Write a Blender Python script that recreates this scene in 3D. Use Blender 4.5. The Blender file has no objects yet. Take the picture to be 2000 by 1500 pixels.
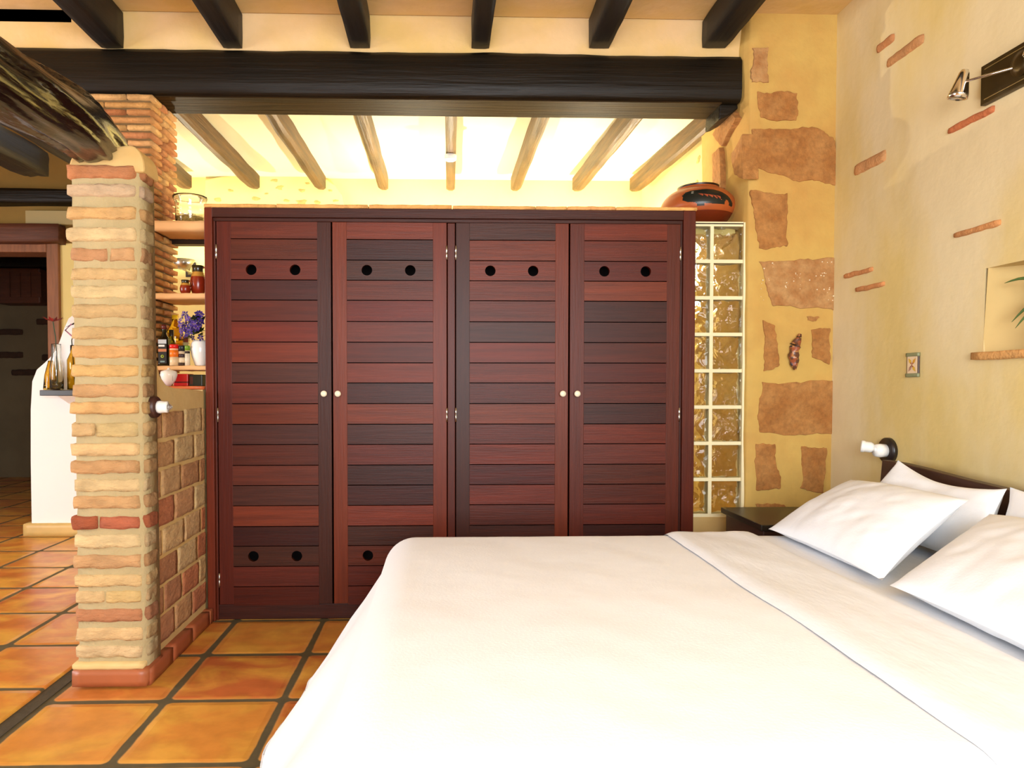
import bpy, math, random
from mathutils import Vector, Matrix, noise
random.seed(7)
SC = bpy.context.scene
COL = SC.collection
PI = math.pi

# ------------------------------------------------------------------ camera
F, CX, CY = 1350.0, 904.0, 787.0
YAW, PITCH = math.radians(1.61), math.radians(-1.5)
CAM = Vector((0, 0, 1.25))
cd = bpy.data.cameras.new('camera'); cam = bpy.data.objects.new('camera', cd); COL.objects.link(cam)
cam.location = CAM; cam.rotation_euler = (PI/2 + PITCH, 0, -YAW)
cd.sensor_width = 36; cd.lens = F/2000*36; cd.sensor_fit = 'HORIZONTAL'
cd.shift_x = (1000-CX)/2000; cd.shift_y = (CY-750)/2000
cd.clip_start = 0.05; cd.clip_end = 60
SC.camera = cam
R3 = cam.rotation_euler.to_matrix()
def ray(x, y): return R3 @ Vector(((x-CX)/F, -(y-CY)/F, -1))
def atY(x, y, Y): d = ray(x, y); return CAM + d*((Y-CAM.y)/d.y)
def atX(x, y, X): d = ray(x, y); return CAM + d*((X-CAM.x)/d.x)
def atZ(x, y, Z): d = ray(x, y); return CAM + d*((Z-CAM.z)/d.z)

# ------------------------------------------------------------------ light and exposure
SC.view_settings.view_transform = 'Standard'; SC.view_settings.look = 'None'
SC.view_settings.gamma = 1; SC.view_settings.use_curve_mapping = False
SC.view_settings.exposure = 0.0
w = bpy.data.worlds.new('world'); SC.world = w; w.use_nodes = True
w.node_tree.nodes['Background'].inputs[0].default_value = (0.75, 0.85, 1, 1)
w.node_tree.nodes['Background'].inputs[1].default_value = 1.0
def area(name, loc, rot, sx, sy, power, col, parent=None):
    l = bpy.data.lights.new(name, 'AREA'); l.shape = 'RECTANGLE'; l.size = sx; l.size_y = sy
    l.energy = power; l.color = col
    o = bpy.data.objects.new(name, l); COL.objects.link(o); o.location = loc; o.rotation_euler = rot
    if parent: o.parent = parent
    return o
area('window_daylight', (0.3, -2.1, 1.75), (PI/2, 0, 0), 3.0, 1.7, 315, (.9, 0.95, 1))
area('left_window_daylight', (-5.95, 1.6, 1.6), (PI/2, 0, -PI/2), 2.6, 1.8, 230, (.92, 0.96, 1))
area('kitchen_window_daylight', (1.80, 4.75, 2.03), (PI/2, 0, PI/2), 0.86, 0.42, 26, (0.9, 0.95, 1))
area('hall_daylight', (-3.0, 4.9, 3.3), (0, 0, 0), 0.6, 0.6, 3, (1, 0.8, 0.5))  # weak warm fill under the closed hall ceiling

# ------------------------------------------------------------------ materials
def lin(c):
    return tuple(((v/255)/12.92 if v/255 <= 0.04045 else ((v/255+0.055)/1.055)**2.4) for v in c)
def l4(c): return (*lin(c), 1)
class NT:
    def __init__(s, name):
        s.m = bpy.data.materials.new(name); s.m.use_nodes = True
        s.n = s.m.node_tree.nodes; s.l = s.m.node_tree.links
        s.b = s.n['Principled BSDF']
    def new(s, t, **kw):
        o = s.n.new(t)
        for k, v in kw.items(): setattr(o, k, v)
        return o
    def link(s, a, b): s.l.new(a, b)
    def math(s, op, a, b=None, c=None):
        o = s.n.new('ShaderNodeMath'); o.operation = op
        for i, v in enumerate((a, b, c)):
            if v is None: continue
            if isinstance(v, (int, float)): o.inputs[i].default_value = v
            else: s.link(v, o.inputs[i])
        return o.outputs[0]
    def mix(s, fac, a, b, mode='MIX'):
        o = s.n.new('ShaderNodeMix'); o.data_type = 'RGBA'; o.blend_type = mode
        for i, v in ((0, fac), (6, a), (7, b)):
            if isinstance(v, (int, float)): o.inputs[i].default_value = v
            elif isinstance(v, tuple): o.inputs[i].default_value = v
            else: s.link(v, o.inputs[i])
        return o.outputs[2]
    def noise(s, scale, detail=4, stretch=(1, 1, 1), rough=0.55, dist=0):
        tc = s.new('ShaderNodeTexCoord'); mp = s.new('ShaderNodeMapping')
        mp.inputs['Scale'].default_value = stretch
        s.link(tc.outputs['Object'], mp.inputs[0])
        t = s.new('ShaderNodeTexNoise'); t.inputs['Scale'].default_value = scale
        t.inputs['Detail'].default_value = detail; t.inputs['Roughness'].default_value = rough
        t.inputs['Distortion'].default_value = dist
        s.link(mp.outputs[0], t.inputs['Vector']); return t.outputs['Fac']
    def ramp(s, fac, stops):
        r = s.new('ShaderNodeValToRGB'); e = r.color_ramp.elements
        while len(e) < len(stops): e.new(0.5)
        for el, (p, c) in zip(e, stops): el.position = p; el.color = c
        s.link(fac, r.inputs[0]); return r.outputs[0]
    def bump(s, h, strength, dist=0.01):
        b = s.new('ShaderNodeBump'); b.inputs['Strength'].default_value = strength
        b.inputs['Distance'].default_value = dist
        s.link(h, b.inputs['Height']); s.link(b.outputs[0], s.b.inputs['Normal'])
def mat(name, col, rough=0.6, var=0.0, vs=4, stretch=(1, 1, 1), bump=0, bs=20, bstretch=None, attr=False,
        metal=0, spec=0.5, coat=0, col2=None, lo=0.35, hi=0.65, bdist=0.01):
    t = NT(name)
    if attr:
        a = t.new('ShaderNodeAttribute'); a.attribute_name = 'Col'; base = a.outputs['Color']
    else:
        base = l4(col)
    if var or col2:
        n = t.noise(vs, 5, stretch)
        if col2:
            f = t.ramp(n, [(lo, (0, 0, 0, 1)), (hi, (1, 1, 1, 1))])
            c = t.mix(f, base, l4(col2))
            if var:
                n2 = t.noise(vs*5, 4, stretch)
                f2 = t.ramp(n2, [(0.3, (1-var,)*3+(1,)), (0.7, (1, 1, 1, 1))])
                c = t.mix(1.0, c, f2, 'MULTIPLY')
        else:
            f = t.ramp(n, [(0.3, (1-var,)*3+(1,)), (0.7, (1, 1, 1, 1))])
            c = t.mix(1.0, base, f, 'MULTIPLY')
        t.link(c, t.b.inputs['Base Color'])
    elif attr: t.link(base, t.b.inputs['Base Color'])
    else: t.b.inputs['Base Color'].default_value = base
    t.b.inputs['Roughness'].default_value = rough; t.b.inputs['Metallic'].default_value = metal
    t.b.inputs['Specular IOR Level'].default_value = spec
    if coat: t.b.inputs['Coat Weight'].default_value = coat; t.b.inputs['Coat Roughness'].default_value = 0.15
    if bump: t.bump(t.noise(bs, 6, bstretch or stretch), bump, bdist)
    return t.m
def glass(name, col=(1, 1, 1), rough=0.02, ior=1.45, bump=0, bs=12):
    t = NT(name); t.b.inputs['Base Color'].default_value = (*col, 1)
    t.b.inputs['Transmission Weight'].default_value = 1; t.b.inputs['Roughness'].default_value = rough
    t.b.inputs['IOR'].default_value = ior
    if bump: t.bump(t.noise(bs, 2, dist=1.5), bump, 0.02)
    return t.m
def emit(name, col, st):
    t = NT(name); t.b.inputs['Emission Color'].default_value = l4(col); t.b.inputs['Emission Strength'].default_value = st
    t.b.inputs['Base Color'].default_value = l4(col); return t.m

M = {}
M['plaster_right'] = mat('cream_plaster', (212, 186, 118), 0.85, 0.05, 1.3, (1, 1, .45), 0.35, 9, (1, 1, 1), col2=(220, 201, 158), lo=.42, hi=.6)
M['plaster_tan'] = mat('tan_plaster', (206, 170, 106), 0.85, 0.07, 3, bump=0.4, bs=12, col2=(212, 184, 126))
M['plaster_upper'] = mat('peach_plaster', (216, 182, 112), 0.85, 0.04, 2.5, bump=0.4, bs=14, col2=(224, 190, 140))
M['plaster_pillar'] = mat('ochre_plaster', (200, 164, 86), 0.85, 0.08, 2.2, bump=0.5, bs=16, col2=(192, 146, 74), lo=.45, hi=.7)
M['plaster_kitchen'] = mat('warm_white_plaster', (246, 240, 206), 0.8, 0.03, 3, bump=0.25, bs=8)
M['plaster_kitchen_wall'] = mat('yellow_plaster', (236, 214, 140), 0.8, 0.05, 3, bump=0.3, bs=10)
M['plaster_white'] = mat('white_plaster', (245, 243, 240), 0.8, 0.02, 3, bump=0.2, bs=8)
M['plaster_hall'] = mat('ochre_hall_plaster', (150, 116, 52), 0.85, 0.2, 2, bump=0.3, bs=8)  # ochre lowered so the hall looks dim, its shade put into the colour
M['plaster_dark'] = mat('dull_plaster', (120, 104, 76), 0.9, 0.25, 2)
M['plaster_niche'] = mat('golden_niche_plaster', (190, 162, 104), 0.85, 0.06, 3, bump=0.3, bs=10)  # golden tone, darkened to put the niche's inner shade into the colour
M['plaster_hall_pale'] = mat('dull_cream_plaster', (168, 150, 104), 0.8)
M['stone'] = mat('sandstone', (166, 108, 50), 0.9, 0.3, 9, bump=0.9, bs=40, col2=(184, 130, 70))
M['stone_grey'] = mat('pale_sandstone', (190, 146, 92), 0.9, 0.2, 12, bump=0.8, bs=40, col2=(168, 114, 62))
M['crystal'] = mat('salt_bloom', (240, 224, 190), 0.4, 0.1, 20)
M['pock'] = mat('stone_mark', (206, 180, 104), 0.9, 0.3, 30)
M['brick'] = mat('handmade_brick', (0, 0, 0), 0.9, 0.28, 14, attr=True, bump=0.9, bs=45)
M['brick_tan'] = mat('brick_mottled', (0, 0, 0), 0.9, 0.3, 11, (1, 1, 2), attr=True, bump=1.0, bs=30)
M['mortar'] = mat('mortar', (174, 156, 114), 0.95, 0.12, 10, bump=0.8, bs=30)
M['mortar_dark'] = mat('recessed_mortar', (120, 94, 56), 0.95, 0.2, 12, bump=0.8, bs=30)  # dark mortar, deepened so the gaps between bricks read as shadowed
M['terracotta'] = mat('terracotta_tile', (0, 0, 0), 0.45, 0.2, 5, attr=True, bump=0.2, bs=10)
M['beam'] = mat('black_oak', (28, 21, 12), 0.45, 0.5, 5, (.25, 4, 4), 0.5, 8, (.25, 6, 6), spec=.22)
M['beam_sole'] = mat('brown_oak', (60, 42, 20), 0.55, 0.8, 5, (.3, 7, 5), 0.6, 8, (.3, 9, 6), spec=.05)
M['beam_y'] = mat('black_oak_lengthwise', (36, 27, 16), 0.5, 0.5, 5, (4, .25, 4), 0.5, 8, (6, .25, 6))
M['joist'] = mat('worn_brown_oak', (106, 72, 30), 0.5, 0.8, 6, (5, .35, 5), 0.6, 10, (6, .4, 6))
M['joist_black'] = mat('black_joist', (22, 17, 13), 0.6, 0.4, 5, (4, .4, 4), 0.4, 8)
M['log'] = mat('varnished_log', (13, 6, 4), 0.25, 0.5, 5, (5, .6, 5), 0.6, 6, (3, .6, 3), spec=.3, coat=.6, bdist=.02)
M['wood_h'] = mat('mahogany_horizontal', (0, 0, 0), 0.42, 0.4, 5, (.5, 8, 9), 0.1, 14, (.5, 8, 12), attr=True, spec=.22)
M['wood_v'] = mat('mahogany_vertical', (0, 0, 0), 0.42, 0.3, 5, (8, 8, .5), 0.1, 14, (10, 8, .5), attr=True, spec=.22)
M['wood_dark'] = mat('dark_bedroom_wood', (66, 36, 28), 0.45, 0.35, 5, (8, .8, 8), 0.1, 12)
M['door_frame'] = mat('weathered_red_wood', (150, 96, 62), 0.6, 0.35, 6, (6, 6, .6), 0.3, 10)
M['lintel'] = mat('dark_red_lintel', (96, 50, 28), 0.6, 0.4, 5, (.4, 4, 6), 0.3, 10)
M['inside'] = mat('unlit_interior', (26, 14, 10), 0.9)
M['steel'] = mat('steel', (205, 205, 200), 0.3, metal=1)
M['chrome'] = mat('chrome', (225, 222, 220), 0.12, metal=1)
M['bronze'] = mat('bronze_plate', (74, 58, 28), 0.35, 0.2, 8, metal=.7)
M['bronze_line'] = mat('brass_line', (190, 165, 110), 0.35, metal=.8)
M['linen'] = mat('white_cotton', (242, 246, 252), 0.9, 0.015, 60, bump=0.08, bs=120, spec=.2)
M['linen2'] = mat('white_sheet', (236, 240, 246), 0.9, 0.02, 30, (1, .4, 1), bump=0.15, bs=60, spec=.2)
M['ceramic'] = mat('white_ceramic', (240, 238, 232), 0.2)
M['black'] = mat('black_plastic', (20, 18, 17), 0.4)
M['black_wood'] = mat('black_wood', (34, 26, 22), 0.35, 0.2, 8)
M['joint'] = mat('white_joint', (238, 226, 184), 0.7, 0.05, 10)
M['gblock'] = glass('wavy_block_glass', (.98, .985, .95), 0.0, 1.3, 0.5, 10)
M['gframe'] = glass('block_edge_glass', (.9, .95, .85), 0.12, 1.3)
M['glass'] = glass('clear_glass', (.97, .99, .98))
M['glass_amber'] = glass('amber_glass', (.85, .6, .1), 0.05)
M['glass_green'] = glass('dark_green_glass', (.02, .04, .02), 0.05)
M['oil'] = glass('yellow_oil', (.95, .72, .08), 0.04, 1.35)
M['oil_label'] = mat('label', (0, 0, 0), 0.5, attr=True)
M['paint'] = mat('plain_coloured', (0, 0, 0), 0.35, attr=True)
M['clay'] = mat('glazed_clay', (0, 0, 0), 0.25, 0.15, 8, attr=True, spec=.6)
M['jar_clay'] = mat('burnished_clay', (0, 0, 0), 0.35, 0.2, 7, attr=True, bump=0.05, bs=20)
M['leaf'] = mat('leaf', (0, 0, 0), 0.5, 0.2, 20, attr=True)
M['shelf'] = mat('painted_shelf', (228, 178, 120), 0.7, 0.12, 5, bump=0.2, bs=14)
M['bulb'] = emit('lamp_glow', (255, 236, 190), 12)
M['glow_white'] = emit('spot_lens', (255, 250, 240), 6)

def floor_mat(name, x0, y0, px, py, gx, gy, edge):
    t = NT(name)
    tc = t.new('ShaderNodeTexCoord'); sp = t.new('ShaderNodeSeparateXYZ')
    t.link(tc.outputs['Object'], sp.inputs[0])
    wob = t.noise(6, 3); wob = t.math('MULTIPLY', t.math('SUBTRACT', wob, .5), 0.03)
    u = t.math('DIVIDE', t.math('SUBTRACT', sp.outputs[0], x0), px)
    v = t.math('DIVIDE', t.math('SUBTRACT', sp.outputs[1], y0), py)
    fu, fv = t.math('FLOOR', u), t.math('FLOOR', v)
    qu = t.math('ABSOLUTE', t.math('SUBTRACT', t.math('SUBTRACT', u, fu), .5))
    qv = t.math('ABSOLUTE', t.math('SUBTRACT', t.math('SUBTRACT', v, fv), .5))
    r = 0.05
    du = t.math('MAXIMUM', t.math('SUBTRACT', qu, .5-gx/px/2-r), 0)
    dv = t.math('MAXIMUM', t.math('SUBTRACT', qv, .5-gy/py/2-r), 0)
    d = t.math('SUBTRACT', t.math('SQRT', t.math('ADD', t.math('MULTIPLY', du, du), t.math('MULTIPLY', dv, dv))), r)
    d = t.math('ADD', d, wob)
    cmb = t.new('ShaderNodeCombineXYZ'); t.link(fu, cmb.inputs[0]); t.link(fv, cmb.inputs[1])
    wn = t.new('ShaderNodeTexWhiteNoise'); wn.noise_dimensions = '2D'; t.link(cmb.outputs[0], wn.inputs['Vector'])
    base = t.ramp(wn.outputs['Value'], [(0, l4((188, 100, 44))), (.35, l4((208, 126, 54))), (.65, l4((216, 146, 64))), (1, l4((196, 108, 56)))])
    n = t.noise(3.2, 4, (1, 1.6, 1), dist=.6)
    base = t.mix(t.ramp(n, [(.42, (0, 0, 0, 1)), (.66, (1, 1, 1, 1))]), base, l4((226, 170, 72)))
    n2 = t.noise(9, 5)
    base = t.mix(1.0, base, t.ramp(n2, [(.3, (.8, .78, .74, 1)), (.6, (1, 1, 1, 1))]), 'MULTIPLY')
    rim = t.ramp(d, [(0, (0, 0, 0, 1)), (1, (1, 1, 1, 1))])
    m1 = t.math('SMOOTH_MIN', 1, 1, 0)
    msk = t.new('ShaderNodeMapRange'); t.link(d, msk.inputs[0])
    msk.inputs[1].default_value = -0.006; msk.inputs[2].default_value = 0.006
    grout = t.mix(t.noise(14), l4((66, 60, 40)), l4((104, 92, 62)))
    edgem = t.new('ShaderNodeMapRange'); t.link(d, edgem.inputs[0])
    edgem.inputs[1].default_value = -0.03; edgem.inputs[2].default_value = -0.004; edgem.inputs[4].default_value = edge
    base = t.mix(edgem.outputs[0], base, l4((214, 160, 96)))
    c = t.mix(msk.outputs[0], base, grout)
    t.link(c, t.b.inputs['Base Color'])
    ro = t.new('ShaderNodeMapRange'); t.link(msk.outputs[0], ro.inputs[0]); ro.inputs[3].default_value = .3; ro.inputs[4].default_value = .75
    t.link(ro.outputs[0], t.b.inputs['Roughness'])
    t.b.inputs['Specular IOR Level'].default_value = .45
    hh = t.new('ShaderNodeMapRange'); t.link(d, hh.inputs[0]); hh.inputs[1].default_value = -.05; hh.inputs[2].default_value = .01
    hh.inputs[3].default_value = 1; hh.inputs[4].default_value = 0
    h = t.math('ADD', hh.outputs[0], t.math('MULTIPLY', t.noise(7, 4), .35))
    t.bump(h, .35, .012)
    return t.m

# ------------------------------------------------------------------ mesh building
ORG = {}
class MB:
    def __init__(s): s.v = []; s.f = []; s.c = []; s.s = []
    def add(s, vs, fs, col=(200, 200, 200), smooth=False):
        n = len(s.v); s.v += [Vector(p) for p in vs]
        for f in fs: s.f.append([i+n for i in f]); s.c.append(col); s.s.append(smooth)
        return s
    def box(s, x0, x1, y0, y1, z0, z1, col=(200, 200, 200)):
        return s.add([(x0, y0, z0), (x1, y0, z0), (x1, y1, z0), (x0, y1, z0), (x0, y0, z1), (x1, y0, z1), (x1, y1, z1), (x0, y1, z1)],
                     [(0, 3, 2, 1), (4, 5, 6, 7), (0, 1, 5, 4), (1, 2, 6, 5), (2, 3, 7, 6), (3, 0, 4, 7)], col)
    def rough(s, x0, x1, y0, y1, z0, z1, col, amt=.006, n=(6, 3, 3), rnd=.3, seed=0, nscale=22):
        """a box with worn, wavy faces and rounded edges"""
        nx, ny, nz = n; idx = {}; vs = []; fs = []
        cx, cy, cz = (x0+x1)/2, (y0+y1)/2, (z0+z1)/2
        h = min(x1-x0, y1-y0, z1-z0)/2*rnd
        def vid(i, j, k):
            if (i, j, k) in idx: return idx[(i, j, k)]
            p = Vector((x0+(x1-x0)*i/nx, y0+(y1-y0)*j/ny, z0+(z1-z0)*k/nz))
            # round the edges
            q = Vector((max(x0+h, min(x1-h, p.x)), max(y0+h, min(y1-h, p.y)), max(z0+h, min(z1-h, p.z))))
            d = p-q
            if d.length > 1e-6: p = q+d.normalized()*h
            nv = noise.noise_vector(p*nscale+Vector((seed, seed*.7, seed*1.3)))
            p = p+nv*amt
            idx[(i, j, k)] = len(vs); vs.append(p); return idx[(i, j, k)]
        for i in range(nx):
            for j in range(ny):
                fs.append((vid(i, j, 0), vid(i, j+1, 0), vid(i+1, j+1, 0), vid(i+1, j, 0)))
                fs.append((vid(i, j, nz), vid(i+1, j, nz), vid(i+1, j+1, nz), vid(i, j+1, nz)))
        for i in range(nx):
            for k in range(nz):
                fs.append((vid(i, 0, k), vid(i+1, 0, k), vid(i+1, 0, k+1), vid(i, 0, k+1)))
                fs.append((vid(i, ny, k), vid(i, ny, k+1), vid(i+1, ny, k+1), vid(i+1, ny, k)))
        for j in range(ny):
            for k in range(nz):
                fs.append((vid(0, j, k), vid(0, j, k+1), vid(0, j+1, k+1), vid(0, j+1, k)))
                fs.append((vid(nx, j, k), vid(nx, j+1, k), vid(nx, j+1, k+1), vid(nx, j, k+1)))
        return s.add(vs, fs, col, True)
    def grid(s, fn, nu, nv, col=(200, 200, 200), cu=False, cv=False, smooth=True, colf=None, flip=False):
        vs = []; fs = []
        for i in range(nu if cu else nu+1):
            for j in range(nv if cv else nv+1): vs.append(fn(i/nu, j/nv))
        W = nv if cv else nv+1; H = nu if cu else nu+1
        cols = []
        for i in range(nu):
            for j in range(nv):
                a, b = i % H, (i+1) % H; c, d = j % W, (j+1) % W
                f = (a*W+c, b*W+c, b*W+d, a*W+d); fs.append(f[::-1] if flip else f); cols.append((i, j))
        n0 = len(s.c); s.add(vs, fs, col, smooth)
        if colf:
            for q, (i, j) in enumerate(cols): s.c[n0+q] = colf((i+.5)/nu, (j+.5)/nv)
        return s
    def lathe(s, prof, base=(0, 0, 0), seg=24, col=(200, 200, 200), axis=None, colf=None, smooth=True):
        """prof: (radius, height) list; turned about z then turned to axis"""
        q = Vector((0, 0, 1)).rotation_difference(Vector(axis)) if axis else None
        B = Vector(base); n = len(prof)-1
        def fn(u, v):
            r, z = prof[round(v*n)]
            p = Vector((r*math.cos(2*PI*u), r*math.sin(2*PI*u), z))
            return (q @ p if q else p)+B
        s.grid(fn, seg, n, col, cu=True, smooth=smooth, colf=colf, flip=False)
        return s
    def tube(s, pts, rad, seg=10, col=(200, 200, 200), radf=None, caps=True):
        pts = [Vector(p) for p in pts]; n = len(pts)-1
        rr = rad if isinstance(rad, (list, tuple)) else [rad]*(n+1)
        fr = []
        for i in range(n+1):
            t = (pts[min(i+1, n)]-pts[max(i-1, 0)]).normalized()
            up = Vector((0, 0, 1)) if abs(t.z) < .95 else Vector((1, 0, 0))
            a = t.cross(up).normalized(); fr.append((a, a.cross(t).normalized()))
        def fn(u, v):
            i = round(v*n); a, b = fr[i]; an = 2*PI*u
            r = rr[i]*(radf(u, v) if radf else 1)
            return pts[i]+a*r*math.cos(an)+b*r*math.sin(an)
        s.grid(fn, seg, n, col, cu=True)
        if caps:
            s.add([fn(k/seg, 0) for k in range(seg)], [tuple(range(seg))], col)
            s.add([fn(k/seg, 1) for k in range(seg)], [tuple(range(seg))[::-1]], col)
        return s
    def prism(s, poly, f0, f1, col=(200, 200, 200), smooth=False):
        """poly of 2-D points; f0 / f1 map (a,b) to the near and far faces"""
        n = len(poly); vs = [f0(*p) for p in poly]+[f1(*p) for p in poly]
        fs = [tuple(range(n)), tuple(range(2*n-1, n-1, -1))]
        fs += [(i, i+n, (i+1) % n+n, (i+1) % n) for i in range(n)]
        return s.add(vs, fs, col, smooth)
    def build(s, name, m, parent=None, bev=0, seg=2, origin=None, label=None, sub=0, auto=None):
        if parent is not None: o0 = ORG[parent.name]
        elif origin is not None: o0 = Vector(origin)
        else:
            xs = [p.x for p in s.v]; ys = [p.y for p in s.v]; zs = [p.z for p in s.v]
            o0 = Vector(((min(xs)+max(xs))/2, (min(ys)+max(ys))/2, min(zs)))
        me = bpy.data.meshes.new(name)
        me.from_pydata([tuple(p-o0) for p in s.v], [], s.f)
        me.polygons.foreach_set('use_smooth', s.s)
        ca = me.color_attributes.new('Col', 'FLOAT_COLOR', 'CORNER'); buf = []
        for f, c in zip(s.f, s.c): buf += [*lin(c), 1.0]*len(f)
        ca.data.foreach_set('color', buf)
        me.update(); me.validate()
        import bmesh
        bm = bmesh.new(); bm.from_mesh(me); bmesh.ops.recalc_face_normals(bm, faces=bm.faces); bm.to_mesh(me); bm.free()
        o = bpy.data.objects.new(name, me); COL.objects.link(o)
        me.materials.append(M[m] if isinstance(m, str) else m)
        if parent is not None: o.parent = parent
        else: o.location = o0
        ORG[o.name] = o0
        if bev:
            b = o.modifiers.new('bevel', 'BEVEL'); b.width = bev; b.segments = seg; b.limit_method = 'ANGLE'; b.angle_limit = .7
        if sub:
            b = o.modifiers.new('smooth', 'SUBSURF'); b.levels = sub; b.render_levels = sub
        if label: o['label'] = label
        return o
def thing(name, label, cat, loc, group=None):
    o = bpy.data.objects.new(name, None); COL.objects.link(o); o.location = loc; o.empty_display_size = .1
    ORG[o.name] = Vector(loc); return tag(o, label, cat, group)
def tag(o, label, cat, group=None):
    o['label'] = label; o['category'] = cat
    if group: o['group'] = group
    return o
def struct(o): o['kind'] = 'structure'; return o
def jit(c, a): k = random.uniform(-a, a); return tuple(max(0, min(255, v+k+random.uniform(-a, a)*.3)) for v in c)

# ================================================================== SETTING
XR, YP, XK = 2.14, 3.75, 1.70        # bedroom right wall, pillar face, kitchen right wall
YF, YH = 5.93, 6.6                   # kitchen far wall, hall far wall
fm = floor_mat('terracotta_floor', -1.56, 2.73, .462, .465, .03, .028, .35)
b = MB().box(-1.57, 2.3, -2.3, YH+.1, -.1, 0); struct(b.build('floor', fm, origin=(0, 0, 0)))
fm2 = floor_mat('terracotta_hall_floor', -1.60, 2.83, .47, .475, .026, .024, .25)
b = MB().box(-6.2, -1.63, -2.3, 9.6, -.1, .012); struct(b.build('floor_hall', fm2, origin=(0, 0, 0), bev=.01))
# dark threshold joint between the two floors
b = MB().box(-1.63, -1.57, -2.3, YH, -.1, .004); struct(b.build('trim_1', mat('dark_joint', (74, 64, 44), .8, .3, 9, bump=.5, bs=20), origin=(0, 0, 0)))

# right bedroom wall with a niche
n0 = atX(1921, 690, XR); nz0 = n0.z; ny1 = n0.y; nz1 = atX(1950, 519, XR).z; ny0 = 1.95
b = MB().box(XR, XR+.35, ny1, YP+.6, 0, 3.4).box(XR, XR+.35, -2.3, ny0, 0, 3.4)
b.box(XR, XR+.35, ny0, ny1, 0, nz0).box(XR, XR+.35, ny0, ny1, nz1, 3.4)
wr = struct(b.build('wall_right', 'plaster_right', origin=(XR, 0, 0)))
MB().box(XR+.15, XR+.34, ny0-.01, ny1+.01, nz0-.01, nz1+.01).build('niche_back', 'plaster_niche', wr)
# soft plaster reveal of the niche
b = MB()
def reveal(u, v):
    y = ny1+.004-(.15*u**1.3); x = XR-.002+.16*u; z = nz0+(nz1-nz0)*v
    return Vector((x+.001, y-.02*v, z))
b.grid(reveal, 8, 6)
b.build('niche_reveal', 'plaster_niche', wr)
# ledge tile of the niche
b = MB(); b.rough(XR-.025, XR+.19, ny0-.05, ny1+.04, nz0-.028, nz0+.006, (214, 158, 92), .003, (4, 14, 3))
b.build('niche_ledge', 'brick', wr, label='long terracotta ledge under the niche')
# bricks left showing in the right wall: (pixel ends, half height px)
eb = [((1734, 122), (1806, 76), 10, (196, 140, 88)), ((1714, 94), (1748, 76), 8, (190, 128, 78)),
      ((1854, 256), (1944, 212), 7, (196, 112, 66)), ((1670, 332), (1732, 304), 12, (206, 150, 96)),
      ((1865, 457), (1955, 438), 6, (206, 142, 84)), ((1650, 537), (1706, 529), 5, (208, 140, 84)),
      ((1674, 565), (1729, 556), 5, (208, 140, 84))]
for k, ((xa, ya), (xb, yb), hp, c) in enumerate(eb):
    A = atX(xa, ya, XR); B = atX(xb, yb, XR); zc = (A.z+B.z)/2; hh = hp/1350*(A.y)
    b = MB().rough(XR-.012, XR+.05, B.y, A.y, zc-hh, zc+hh, c, .005, (3, 10, 3), .6, k*3)
    b.build('exposed_brick', 'brick', wr)

# back wall behind the camera, with the opening the daylight comes through
b = MB()
for q in ((-6.2, -1.3, 0, 3.4), (1.9, 2.5, 0, 3.4), (-1.3, 1.9, 0, .85), (-1.3, 1.9, 2.65, 3.4)):
    b.box(q[0], q[1], -2.3, -2.15, q[2], q[3])
struct(b.build('wall_back', 'plaster_right', origin=(0, -2.2, 0)))
b = MB()
for q in ((-2.3, .3, 0, 3.5), (2.9, 9.6, 0, 3.5), (.3, 2.9, 0, .65), (.3, 2.9, 2.5, 3.5)):
    b.box(-6.2, -6.05, q[0], q[1], q[2], q[3])
struct(b.build('wall_left', 'plaster_white', origin=(-6.1, 0, 0)))

# bedroom ceiling, wall above the main beam
b = MB().box(-6.1, 2.2, -2.2, 3.82, 3.26, 3.4); struct(b.build('ceiling', 'plaster_upper', origin=(0, 0, 3.26)))
b = MB().box(-3.3, 2.2, 3.83, 4.02, 3.0, 3.4); struct(b.build('wall_above_beam', 'plaster_upper', origin=(0, 3.8, 3)))

# kitchen shell
zc0, zc1 = 2.93, 3.0
b = MB(); b.prism([(4.0, zc0), (YF+.1, zc1), (YF+.1, zc1+.1), (4.0, zc0+.1)], lambda a, c: Vector((-2.46, a, c)), lambda a, c: Vector((XK+.1, a, c)))
struct(b.build('ceiling_kitchen', 'plaster_kitchen', origin=(0, 5, 2.9)))
b = MB().box(-2.9, XK+.1, YF, YF+.15, 0, 3.1)
wf = struct(b.build('wall_far', 'plaster_kitchen_wall', origin=(0, YF, 0)))
# kitchen right wall with window opening
b = MB()
for q in ((4.25, 4.3, 0, 3.1), (5.2, YF+.1, 0, 3.1), (4.3, 5.2, 0, 1.82), (4.3, 5.2, 2.25, 3.1)):
    b.box(XK, XK+.2, q[0], q[1], q[2], q[3])
wk = struct(b.build('wall_kitchen_right', 'plaster_kitchen_wall', origin=(XK, 5, 0)))
wn = struct(MB().box(XK+.06, XK+.09, 4.3, 5.2, 1.82, 1.85).box(XK+.06, XK+.09, 4.3, 5.2, 2.22, 2.25).box(XK+.06, XK+.09, 4.3, 4.33, 1.82, 2.25)
            .box(XK+.06, XK+.09, 5.17, 5.2, 1.82, 2.25).box(XK+.063, XK+.087, 4.735, 4.765, 1.82, 2.25).build('window_1', 'plaster_white', bev=.004))
MB().box(XK+.073, XK+.077, 4.33, 5.17, 1.85, 2.22).build('pane', 'glass', wn)
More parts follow.
